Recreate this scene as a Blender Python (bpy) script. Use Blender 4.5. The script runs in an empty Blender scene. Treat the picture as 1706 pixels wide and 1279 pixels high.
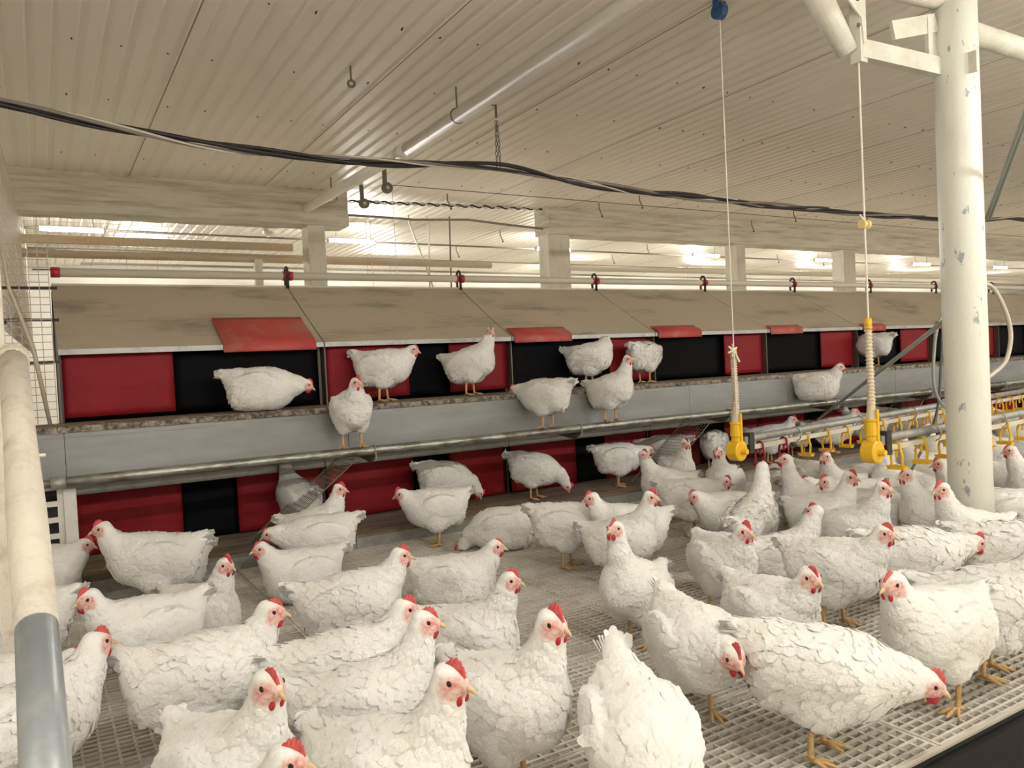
import bpy, math, random
import numpy as np
from mathutils import Vector, Matrix

random.seed(7)
rng = np.random.default_rng(7)
S = bpy.context.scene
COL = S.collection
PI = math.pi

# ------------------------------------------------------------------ camera
F, CX, CY, EYE = 1300.0, 853.0, 639.5, 1.15      # focal length in pixels of the 1706x1279 frame; eye height above the slats


def _d(px, py):
    return np.array([(px - CX) / F, -(py - CY) / F, -1.0])


_x = _d(3000, 500); _x /= np.linalg.norm(_x)
_y = _d(65, 645); _y = _y - _x * _y.dot(_x); _y /= np.linalg.norm(_y)
ROT = np.array([_x, _y, np.cross(_x, _y)])
CAMP = np.array([0, 0, EYE])
cam = bpy.data.cameras.new('camera')
cam.sensor_fit = 'HORIZONTAL'; cam.sensor_width = 36; cam.lens = 36 * F / 1706
cam.clip_start = 0.05; cam.clip_end = 200
camo = bpy.data.objects.new('camera', cam); COL.objects.link(camo)
M4 = Matrix.Identity(4)
for i in range(3):
    for j in range(3):
        M4[i][j] = ROT[i][j]
M4.translation = Vector(CAMP)
camo.matrix_world = M4
S.camera = camo

# ------------------------------------------------------------------ world, exposure
S.view_settings.view_transform = 'Standard'
S.view_settings.look = 'None'
S.view_settings.gamma = 1.0
S.view_settings.use_curve_mapping = False
S.view_settings.exposure = 0.0
S.cycles.diffuse_bounces = 4
S.cycles.max_bounces = 5
S.cycles.glossy_bounces = 2
S.cycles.transmission_bounces = 2
S.cycles.adaptive_threshold = 0.05
W = bpy.data.worlds.new('world'); S.world = W
W.use_nodes = True
W.node_tree.nodes['Background'].inputs[0].default_value = (1.0, 0.9, 0.75, 1)
W.node_tree.nodes['Background'].inputs[1].default_value = 0.05
LAMP_POWER = 320.0                 # emission of every tube diffuser in the barn
LAMP_COLOR = (1.0, 0.985, 0.93)


# ------------------------------------------------------------------ point helpers (pixel of the photo -> a point in the barn)
def _ray(px, py): return ROT @ _d(px, py)
def on_z(px, py, z):
    r = _ray(px, py); return CAMP + (z - EYE) / r[2] * r
def on_y(px, py, y):
    r = _ray(px, py); return CAMP + y / r[1] * r
def view_yaw(px):
    return -31.2 - math.degrees(math.atan((px - CX) / F))


# ------------------------------------------------------------------ materials
MATS = {}


def mat(name, base, rough=0.6, metal=0.0, var=None, vscale=6.0, bump=0.0, bscale=60.0, stretch=(1, 1, 1),
        emit=None, spec=0.5, lo=0.35, hi=0.65, detail=6.0, coord='Object'):
    """Principled material; var = second colour mixed in by noise."""
    m = bpy.data.materials.new(name); m.use_nodes = True
    nt = m.node_tree; b = nt.nodes['Principled BSDF']
    b.inputs['Base Color'].default_value = (*base, 1)
    b.inputs['Roughness'].default_value = rough
    b.inputs['Metallic'].default_value = metal
    b.inputs['Specular IOR Level'].default_value = spec
    if var is not None or bump:
        tc = nt.nodes.new('ShaderNodeTexCoord'); mp = nt.nodes.new('ShaderNodeMapping')
        mp.inputs['Scale'].default_value = stretch
        nt.links.new(tc.outputs[coord], mp.inputs['Vector'])
    if var is not None:
        n = nt.nodes.new('ShaderNodeTexNoise'); n.inputs['Scale'].default_value = vscale
        n.inputs['Detail'].default_value = detail; n.inputs['Roughness'].default_value = 0.65
        nt.links.new(mp.outputs[0], n.inputs['Vector'])
        r = nt.nodes.new('ShaderNodeValToRGB')
        r.color_ramp.elements[0].position = lo; r.color_ramp.elements[1].position = hi
        r.color_ramp.elements[0].color = (*base, 1); r.color_ramp.elements[1].color = (*var, 1)
        nt.links.new(n.outputs['Fac'], r.inputs[0]); nt.links.new(r.outputs[0], b.inputs['Base Color'])
    if bump:
        n2 = nt.nodes.new('ShaderNodeTexNoise'); n2.inputs['Scale'].default_value = bscale
        n2.inputs['Detail'].default_value = 5
        nt.links.new(mp.outputs[0], n2.inputs['Vector'])
        bp = nt.nodes.new('ShaderNodeBump'); bp.inputs['Strength'].default_value = bump
        bp.inputs['Distance'].default_value = 0.01
        nt.links.new(n2.outputs['Fac'], bp.inputs['Height']); nt.links.new(bp.outputs[0], b.inputs['Normal'])
    if emit:
        b.inputs['Emission Color'].default_value = (*LAMP_COLOR, 1)
        b.inputs['Emission Strength'].default_value = emit
    MATS[name] = m
    return m


mat('ceiling_sheet', (0.86, 0.80, 0.695), 0.45, spec=.35, var=(0.80, 0.74, 0.63), vscale=1.2, stretch=(1, .2, 1))
mat('seam', (0.30, 0.25, 0.18), 0.8)
mat('wall', (0.82, 0.79, 0.72), 0.7, var=(0.75, 0.71, 0.62), vscale=1.5, bump=.1, bscale=20)
mat('concrete', (0.64, 0.585, 0.47), 0.9, var=(0.34, 0.29, 0.21), vscale=4, stretch=(.35, 1, 4.5), bump=.9, bscale=22, lo=.45, hi=.75)
mat('column', (0.66, 0.61, 0.50), 0.8, var=(0.50, 0.44, 0.33), vscale=8, stretch=(2, 2, .5), bump=.4, bscale=20, lo=.5, hi=.8)
mat('litter', (0.42, 0.36, 0.28), 0.95, var=(0.20, 0.16, 0.115), vscale=9, bump=1.0, bscale=40)
mat('aisle', (0.70, 0.65, 0.56), 0.95, var=(0.58, 0.53, 0.44), vscale=12, bump=.8, bscale=60)
mat('slat_plastic', (0.73, 0.68, 0.59), 0.5, var=(0.33, 0.285, 0.22), vscale=6, lo=.42, hi=.74, bump=.25, bscale=120, coord='Generated')
mat('black_board', (0.008, 0.0075, 0.007), 0.6, spec=.25, var=(0.08, 0.05, 0.03), vscale=9, lo=.66, hi=.82, stretch=(1, 1, .25))
mat('red_vinyl', (0.28, 0.014, 0.018), 0.5, var=(0.23, 0.010, 0.014), vscale=3, spec=.18)
mat('red_flap', (0.50, 0.065, 0.055), 0.5, var=(0.44, 0.20, 0.14), vscale=5, lo=.5, hi=.75)
mat('opening_black', (0.003, 0.003, 0.004), 0.7, spec=.12)
mat('nest_roof', (0.47, 0.40, 0.295), 0.38, var=(0.17, 0.15, 0.115), vscale=2.2, stretch=(.6, 2.0, 1), lo=.52, hi=.74)
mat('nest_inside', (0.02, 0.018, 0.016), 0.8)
mat('zinc', (0.40, 0.40, 0.38), 0.45, metal=.6, var=(0.24, 0.23, 0.21), vscale=10, lo=.5, hi=.8, bump=.05)
mat('fascia', (0.36, 0.365, 0.36), 0.42, metal=.25, var=(0.26, 0.26, 0.255), vscale=2.5, stretch=(.5, 1, 2))
mat('ledge_wood', (0.36, 0.285, 0.20), 0.85, var=(0.16, 0.12, 0.085), vscale=9, stretch=(.3, 2, 1), bump=.5, bscale=40)
mat('crust', (0.46, 0.41, 0.33), 0.9, var=(0.12, 0.09, 0.065), vscale=30, lo=.36, hi=.60, bump=1.0, bscale=90)
mat('galv_pipe', (0.42, 0.42, 0.39), 0.38, metal=.8, var=(0.16, 0.14, 0.10), vscale=16, stretch=(.4, 1, 1), lo=.45, hi=.68, bump=.5, bscale=60)
mat('galv_dull', (0.46, 0.46, 0.43), 0.5, metal=.5, var=(0.33, 0.32, 0.29), vscale=20, bump=.15)
mat('white_pipe', (0.86, 0.82, 0.73), 0.4, var=(0.74, 0.68, 0.56), vscale=3, lo=.5, hi=.8)
mat('cream_pipe', (0.70, 0.64, 0.52), 0.4)
mat('post_paint', (0.78, 0.775, 0.68), 0.42, var=(0.36, 0.40, 0.40), vscale=15, stretch=(1, 1, .5), lo=.63, hi=.66, bump=.2, bscale=70)
mat('white_paint', (0.78, 0.76, 0.66), 0.45, var=(0.64, 0.61, 0.50), vscale=8, bump=.2, bscale=80)
mat('handrail_paint', (0.72, 0.66, 0.55), 0.6, var=(0.50, 0.43, 0.33), vscale=14, lo=.48, hi=.75, bump=.4, bscale=60)
mat('handrail_steel', (0.42, 0.46, 0.50), 0.35, metal=.45, var=(0.62, 0.62, 0.60), vscale=10, lo=.5, hi=.75)
mat('wire', (0.30, 0.27, 0.22), 0.45, metal=.7)
mat('net', (0.55, 0.49, 0.38), 0.6, metal=.2)
mat('dark_metal', (0.05, 0.045, 0.04), 0.5, metal=.4)
mat('iron', (0.16, 0.14, 0.11), 0.55, metal=.6)
mat('cable_black', (0.020, 0.018, 0.016), 0.5)
mat('cable_grey', (0.22, 0.19, 0.15), 0.5)
mat('cable_cream', (0.62, 0.56, 0.46), 0.5)
mat('cord', (0.80, 0.74, 0.62), 0.7)
mat('pale_yellow', (0.78, 0.62, 0.28), 0.5)
mat('yellow', (0.85, 0.50, 0.02), 0.35)
mat('red_cup', (0.30, 0.012, 0.025), 0.35)
mat('black_plastic', (0.03, 0.03, 0.03), 0.4)
mat('grey_plastic', (0.28, 0.29, 0.29), 0.4)
mat('ribbed_hose', (0.70, 0.58, 0.42), 0.45)
mat('green_hose', (0.34, 0.37, 0.32), 0.4)
mat('dark_hose', (0.10, 0.11, 0.10), 0.4)
mat('blue', (0.03, 0.10, 0.25), 0.4)
mat('red_collar', (0.42, 0.02, 0.03), 0.4)
mat('white_plastic', (0.76, 0.74, 0.68), 0.45, var=(0.60, 0.55, 0.46), vscale=9, lo=.5, hi=.8)
mat('lamp_glow', (0.9, 0.9, 0.85), 0.4, emit=LAMP_POWER)
mat('wood_pipe', (0.46, 0.33, 0.20), 0.6, var=(0.52, 0.45, 0.34), vscale=2, stretch=(.4, 1, 1))
mat('eye', (0.03, 0.012, 0.008), 0.12)
mat('beak', (0.66, 0.44, 0.22), 0.4, var=(0.74, 0.56, 0.38), vscale=60)
mat('comb', (0.60, 0.050, 0.060), 0.45, var=(0.66, 0.12, 0.11), vscale=60, bump=.4, bscale=300)
mat('wattle', (0.50, 0.022, 0.032), 0.4, bump=.3, bscale=250)
mat('shank', (0.74, 0.49, 0.21), 0.5, var=(0.62, 0.38, 0.17), vscale=40, bump=.5, bscale=220)


def feather_mat():
    m = mat('feather', (0.885, 0.87, 0.83), 0.85, var=(0.78, 0.735, 0.64), vscale=9, lo=.46, hi=.85, bump=.35, bscale=95, spec=.15)
    nt = m.node_tree; b = nt.nodes['Principled BSDF']
    b.inputs['Sheen Weight'].default_value = .15
    ramp = [n for n in nt.nodes if n.type == 'VALTORGB'][0]
    at = nt.nodes.new('ShaderNodeAttribute'); at.attribute_name = 'skin'
    n = nt.nodes.new('ShaderNodeTexNoise'); n.inputs['Scale'].default_value = 90
    tc = [q for q in nt.nodes if q.type == 'TEX_COORD'][0]
    nt.links.new(tc.outputs['Object'], n.inputs['Vector'])
    r2 = nt.nodes.new('ShaderNodeValToRGB')
    r2.color_ramp.elements[0].position = .40; r2.color_ramp.elements[1].position = .72
    r2.color_ramp.elements[0].color = (0.77, 0.53, 0.46, 1); r2.color_ramp.elements[1].color = (0.64, 0.21, 0.18, 1)
    nt.links.new(n.outputs['Fac'], r2.inputs[0])
    mx = nt.nodes.new('ShaderNodeMix'); mx.data_type = 'RGBA'
    nt.links.new(at.outputs['Fac'], mx.inputs['Factor'])
    nt.links.new(ramp.outputs[0], mx.inputs['A']); nt.links.new(r2.outputs[0], mx.inputs['B'])
    nt.links.new(mx.outputs['Result'], b.inputs['Base Color'])


feather_mat()


# ------------------------------------------------------------------ mesh building
class MB:
    def __init__(self): self.v = []; self.f = []

    def add(self, vs, fs):
        o = len(self.v); self.v += [tuple(p) for p in vs]; self.f += [tuple(i + o for i in q) for q in fs]; return self

    def box(self, a, b):
        (x0, y0, z0), (x1, y1, z1) = a, b
        return self.add([(x0, y0, z0), (x1, y0, z0), (x1, y1, z0), (x0, y1, z0), (x0, y0, z1), (x1, y0, z1), (x1, y1, z1), (x0, y1, z1)],
                        [(0, 3, 2, 1), (4, 5, 6, 7), (0, 1, 5, 4), (1, 2, 6, 5), (2, 3, 7, 6), (3, 0, 4, 7)])

    def bar(self, p, q, w, h, up=(0, 0, 1)):
        """square bar from p to q, w wide and h high"""
        p, q = Vector(p), Vector(q); t = (q - p).normalized(); u = Vector(up)
        s = t.cross(u)
        if s.length < 1e-4: s = t.cross(Vector((0, 1, 0)))
        s.normalize(); u = s.cross(t)
        vs = [c + s * (a * w / 2) + u * (b * h / 2) for c in (p, q) for a, b in ((-1, -1), (1, -1), (1, 1), (-1, 1))]
        return self.add(vs, [(0, 1, 2, 3), (7, 6, 5, 4), (0, 4, 5, 1), (1, 5, 6, 2), (2, 6, 7, 3), (3, 7, 4, 0)])

    def tube(self, pts, r, n=10, cap=True):
        pts = [Vector(p) for p in pts]; m = len(pts)
        rs = r if isinstance(r, (list, tuple)) else [r] * m
        t0 = (pts[1] - pts[0]).normalized()
        u = t0.orthogonal().normalized(); rings = []
        for i, p in enumerate(pts):
            t = (pts[min(i + 1, m - 1)] - pts[max(i - 1, 0)])
            if t.length < 1e-9: t = t0
            t.normalize(); u = (u - t * u.dot(t))
            u = u.normalized() if u.length > 1e-6 else t.orthogonal().normalized()
            w = t.cross(u)
            rings += [p + (u * math.cos(2 * PI * k / n) + w * math.sin(2 * PI * k / n)) * rs[i] for k in range(n)]
        fs = [(i * n + k, i * n + (k + 1) % n, (i + 1) * n + (k + 1) % n, (i + 1) * n + k) for i in range(m - 1) for k in range(n)]
        if cap: fs += [tuple(range(n - 1, -1, -1)), tuple((m - 1) * n + k for k in range(n))]
        return self.add(rings, fs)

    def ball(self, c, r, n=10, m=6):
        c = Vector(c); r = r if isinstance(r, (tuple, list)) else (r, r, r)
        vs = [c + Vector((0, 0, -r[2]))]
        for i in range(1, m):
            a = -PI / 2 + PI * i / m
            vs += [c + Vector((r[0] * math.cos(a) * math.cos(2 * PI * k / n), r[1] * math.cos(a) * math.sin(2 * PI * k / n), r[2] * math.sin(a))) for k in range(n)]
        vs.append(c + Vector((0, 0, r[2])))
        fs = [(0, 1 + (k + 1) % n, 1 + k) for k in range(n)]
        for i in range(m - 2):
            fs += [(1 + i * n + k, 1 + i * n + (k + 1) % n, 1 + (i + 1) * n + (k + 1) % n, 1 + (i + 1) * n + k) for k in range(n)]
        e = len(vs) - 1; b = 1 + (m - 2) * n
        fs += [(b + k, b + (k + 1) % n, e) for k in range(n)]
        return self.add(vs, fs)

    def ring(self, c, axis, R, r, n=16, m=6, arc=1.0, start=0.0):
        c, a = Vector(c), Vector(axis).normalized(); u = a.orthogonal().normalized(); w = a.cross(u)
        k = n if arc >= 1 else n + 1
        pts = [c + (u * math.cos(start + 2 * PI * arc * i / n) + w * math.sin(start + 2 * PI * arc * i / n)) * R for i in range(k)]
        return self.tube(pts + ([pts[0]] if arc >= 1 else []), r, m, cap=arc < 1)

    def prism(self, poly, axis_pt):
        """extrude a polygon (list of 3-d points) by vector axis_pt"""
        n = len(poly); d = Vector(axis_pt); p = [Vector(q) for q in poly]
        return self.add(p + [q + d for q in p], [tuple(range(n - 1, -1, -1)), tuple(range(n, 2 * n))] + [(k, (k + 1) % n, n + (k + 1) % n, n + k) for k in range(n)])

    def mesh(self, name, m, smooth=False):
        me = bpy.data.meshes.new(name); me.from_pydata([tuple(p) for p in self.v], [], self.f)
        if smooth: me.polygons.foreach_set('use_smooth', [True] * len(me.polygons))
        me.materials.append(MATS[m]); me.update(); return me

    def build(self, name, m, parent=None, smooth=False, **kw):
        return put(name, self.mesh(name, m, smooth), parent, **kw)


def put(name, me, parent=None, loc=None, rot=None, label=None, cat=None, group=None, kind=None, scale=None):
    o = bpy.data.objects.new(name, me); COL.objects.link(o)
    if parent is not None: o.parent = parent
    if loc is not None: o.location = loc
    if rot is not None: o.rotation_euler = rot
    if scale is not None: o.scale = (scale,) * 3
    if label: o['label'] = label
    if cat: o['category'] = cat
    if group: o['group'] = group
    if kind: o['kind'] = kind
    return o


def thing(name, label, cat, loc=(0, 0, 0), rot=None, group=None, kind=None):
    o = put(name, None, None, loc, rot, label, cat, group, kind); o.empty_display_size = .1; return o


def smooth_by_angle(o): pass


# ================================================================== SETTING
CEIL = 3.05
FLOOR = -0.5

MB().box((-3, -5, FLOOR - .05), (32, 15, FLOOR)).build('floor', 'aisle', kind='structure', label='litter-covered barn floor under the raised slats')
g = MB()                                     # droppings under the slats, bumpy
nx, ny = 150, 44
xs = np.linspace(-1.3, 14.1, nx); ys = np.linspace(1.32, 4.84, ny)
zz = -0.20 + 0.03 * np.sin(xs[:, None] * 3.1 + 1) * np.cos(ys[None] * 4.3) + rng.normal(0, .016, (nx, ny))
g.add([(xs[i], ys[j], zz[i, j]) for i in range(nx) for j in range(ny)],
      [(i * ny + j, (i + 1) * ny + j, (i + 1) * ny + j + 1, i * ny + j + 1) for i in range(nx - 1) for j in range(ny - 1)])
g.build('manure', 'litter', label='brown manure and litter lying under the slatted floor', cat='manure', kind='stuff')

WALL_Y = 14.2
wf = MB().box((-3, WALL_Y, FLOOR), (32, WALL_Y + .2, CEIL + .1)).build('wall_back', 'wall', kind='structure', label='cream whitewashed rear wall behind the nests')
MB().box((-3.2, -5, FLOOR), (-3, WALL_Y, CEIL + .1)).build('wall_left', 'wall', kind='structure', label='cream whitewashed end wall')
MB().box((32, -5, FLOOR), (32.2, WALL_Y, CEIL + .1)).build('wall_right', 'wall', kind='structure', label='cream whitewashed far end wall')
MB().box((-3, -5.2, FLOOR), (32, -5, CEIL + .1)).build('wall_front', 'wall', kind='structure', label='cream whitewashed side wall behind the viewer')

# corrugated ceiling: sheets 1.22 m wide with ribs running away from the viewer
ceil = put('ceiling', None, kind='structure', label='cream corrugated sheet ceiling')
SW, RIBS = 1.22, 10
pts = []
p = SW / RIBS
for k in range(RIBS):
    x = k * p
    pts += [(x + .004, 0), (x + p * .60, 0), (x + p * .70, .010), (x + p * .90, .010)]
pts = pts + [(SW - .002, 0)]
sm = MB()
Y0, Y1 = -5.0, WALL_Y
sm.add([(x, y, z) for y in (Y0, Y1) for x, z in pts], [(i, i + 1, len(pts) + i + 1, len(pts) + i) for i in range(len(pts) - 1)])
sheet = sm.mesh('ceiling_sheet', 'ceiling_sheet')
lip = MB().box((-.003, Y0, -.001), (.003, Y1, .012)).mesh('ceiling_seam', 'seam')
x = 0.81 - 4 * SW
while x < 32:
    s_ = put('ceiling_sheet', sheet, ceil, (x, 0, CEIL))
    put('ceiling_seam', lip, ceil, (x, 0, CEIL))
    x += SW
MB().box((-3, Y0, CEIL + .03), (32, Y1, CEIL + .1)).build('ceiling_deck', 'wall', ceil)
sc = MB()
for yy in (4.05, 4.9, 5.85, 7.3):
    xx = -0.6
    while xx < 13:
        sc.tube([(xx, yy + random.uniform(-.03, .03), CEIL + .004), (xx, yy, CEIL - .005)], .005, 6)
        xx += random.choice((.244, .244, .366, .488))
sc.build('ceiling_screw', 'dark_metal', ceil, kind='stuff')

# whitewashed concrete beams and columns behind the nests
BY = 7.95


def rough_beam(name, x0, x1, y0, y1, z0, z1, m, label, nseg=0):
    nseg = nseg or max(8, int((x1 - x0) / .12)); b = MB(); prof = 12; rows = []
    for i in range(nseg + 1):
        x = x0 + (x1 - x0) * i / nseg
        ring = [(y0, z0), (y0, z0 + (z1 - z0) * .3), (y0, z0 + (z1 - z0) * .33), (y0, z0 + (z1 - z0) * .66), (y0, z0 + (z1 - z0) * .69), (y0, z1), (y1, z1), (y1, z0)]
        off = [0, 0, .012, .012, .0, 0, 0, 0]
        rows.append([(x, yy + o + random.uniform(-.007, .007), z + random.uniform(-.006, .006)) for (yy, z), o in zip(ring, off)])
    n = 8
    b.add([q for r_ in rows for q in r_], [(i * n + k, (i + 1) * n + k, (i + 1) * n + (k + 1) % n, i * n + (k + 1) % n) for i in range(nseg) for k in range(n)] + [tuple(range(n)), tuple(nseg * n + k for k in range(n - 1, -1, -1))])
    o = b.build(name, m, kind='structure', label=label); return o


rough_beam('beam_1', -2.98, 2.89, BY, BY + .32, 2.69, CEIL + .02, 'concrete', 'rough whitewashed concrete beam at the left under the ceiling')
rough_beam('beam_2', 5.45, 31.9, BY, BY + .32, 2.73, CEIL + .02, 'concrete', 'long rough whitewashed concrete beam at the right under the ceiling')
for x0, x1, lab in ((2.46, 2.64, 'slim beige column under the end of the left beam'), (5.46, 5.78, 'rough pale column at the start of the right beam'),
                    (8.75, 8.93, 'thin pale column beside the third tube light'), (11.2, 11.5, 'pale column behind the second white cord'),
                    (14.3, 14.6, 'pale column just left of the white post')):
    z1 = 2.72
    MB().box((x0, BY + .05, FLOOR), (x1, BY + .27, z1 + .03)).build('column', 'column', kind='structure', label=lab)

# ------------------------------------------------------------------ slatted floor: moulded plastic panels
SY0, SY1 = 1.28, 4.86
sl = put('slatted_floor', None, kind='structure', label='raised floor of white plastic slat panels')
NX_, NY_ = 13, 6
PW, PD = 1.20, (SY1 - SY0) / 6
pm = MB()
pm.box((0, 0, -.034), (PW - .004, .012, 0)); pm.box((0, PD - .014, -.034), (PW - .004, PD - .002, 0))
pm.box((0, .012, -.034), (.012, PD - .014, 0)); pm.box((PW - .016, .012, -.034), (PW - .004, PD - .014, 0))
nb = 17
for k in range(1, nb + 1):
    y = k * PD / (nb + 1)
    pm.box((.012, y - .0048, -.028), (PW - .016, y + .0048, 0.0))
nbx = 23
for k in range(1, nbx + 1):
    x = k * PW / (nbx + 1)
    pm.box((x - .0042, .012, -.030), (x + .0042, PD - .014, -.0025))
pmesh = pm.mesh('slat_panel', 'slat_plastic')
for i in range(NX_):
    for j in range(NY_):
        put('slat_panel', pmesh, sl, (-1.45 + i * PW, SY0 + j * PD, random.uniform(-.003, .0)))
MB().box((-1.45, SY0 - .03, -.16), (14.1, SY0 - .006, -.006)).build('front_edging', 'black_board', sl)
fb = put('front_board', None, kind='structure', label='black board closing the front of the raised slats')
for i in range(10):
    MB().box((-1.45 + i * 1.5, SY0 - .05, FLOOR), (-1.45 + i * 1.5 + 1.494, SY0 - .03, -.012)).build('board', 'black_board', fb)
MB().box((-1.45, SY0 - .016, -.030), (14.1, SY0 - .004, .001)).build('edge_strip', 'slat_plastic', fb)

# ================================================================== NEST ROW
SEAMS = [0.10, 1.70, 3.22, 4.72, 6.19, 7.64, 9.09, 10.54, 12.0, 13.5]
PY, EY, RY = 5.40, 5.30, 6.15            # panel plane, eave, ridge
PZ0, PZ1, RZ = 0.945, 1.335, 1.845
UP = {0: [('r', .105, .735), ('b', .735, 1.70)],
      1: [('r', 1.73, 2.36), ('b', 2.36, 2.70), ('r', 2.70, 3.22)],
      2: [('b', 3.24, 4.25), ('r', 4.25, 4.72)],
      3: [('b', 4.76, 5.66), ('r', 5.66, 6.19)],
      4: [('b', 6.22, 7.10), ('r', 7.10, 7.64)],
      5: [('b', 7.66, 8.52), ('r', 8.52, 9.07)],
      6: [('b', 9.12, 10.0), ('r', 10.0, 10.54)],
      7: [('b', 10.56, 11.4), ('r', 11.4, 12.0)],
      8: [('b', 12.02, 12.9), ('r', 12.9, 13.5)]}
LO = {0: [('r', .14, .75), ('b', .75, 1.10), ('r', 1.10, 1.69)],
      1: [('r', 1.72, 2.385), ('b', 2.385, 2.70), ('r', 2.70, 3.20)],
      2: [('r', 3.25, 3.91), ('b', 3.91, 4.22), ('r', 4.22, 4.71)],
      3: [('r', 4.74, 5.36), ('b', 5.36, 5.70), ('r', 5.70, 6.18)],
      4: [('r', 6.21, 6.88), ('b', 6.88, 7.20), ('r', 7.20, 7.63)],
      5: [('r', 7.66, 8.30), ('b', 8.30, 8.62), ('r', 8.62, 9.08)],
      6: [('r', 9.11, 9.75), ('b', 9.75, 10.1), ('r', 10.1, 10.53)],
      7: [('r', 10.56, 11.2), ('b', 11.2, 11.5), ('r', 11.5, 11.98)],
      8: [('r', 12.02, 12.7), ('b', 12.7, 13.0), ('r', 13.0, 13.49)]}
ROOF_FLAP = {0: (1.03, 1.64, .34), 2: (3.24, 3.80, .12), 3: (4.75, 5.28, .10), 4: (6.22, 6.70, .06), 5: (7.7, 8.1, .05), 6: (9.15, 9.7, .05)}
ORD = ['first', 'second', 'third', 'fourth', 'fifth', 'sixth', 'seventh', 'eighth', 'ninth']


def curtain(x0, x1, y, z0, z1, waves=0.0, rows=10, cols=12):
    b = MB(); th = .004; front = []
    for i in range(cols + 1):
        for j in range(rows + 1):
            u, v = i / cols, j / rows
            a = waves * (math.sin(v * 19 + u * 2.5 + x0 * 3) * (0.3 + .7 * (1 - v)) + .4 * math.sin(v * 41 + u * 5)) + .006 * math.sin(u * 5 + x0)
            front.append((x0 + u * (x1 - x0), y + a, z0 + v * (z1 - z0)))
    n = rows + 1; N = len(front)
    back = [(a, c + th, d_) for a, c, d_ in front]
    fs = [(i * n + j, (i + 1) * n + j, (i + 1) * n + j + 1, i * n + j + 1) for i in range(cols) for j in range(rows)]
    fb_ = [tuple(N + q for q in reversed(f_)) for f_ in fs]
    edge = [i * n for i in range(cols + 1)] + [cols * n + j for j in range(1, n)] + [i * n + rows for i in range(cols - 1, -1, -1)] + [j for j in range(rows - 1, 0, -1)]
    side = [(edge[k], N + edge[k], N + edge[(k + 1) % len(edge)], edge[(k + 1) % len(edge)]) for k in range(len(edge))]
    return b.add(front + back, fs + fb_ + side)


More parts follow.
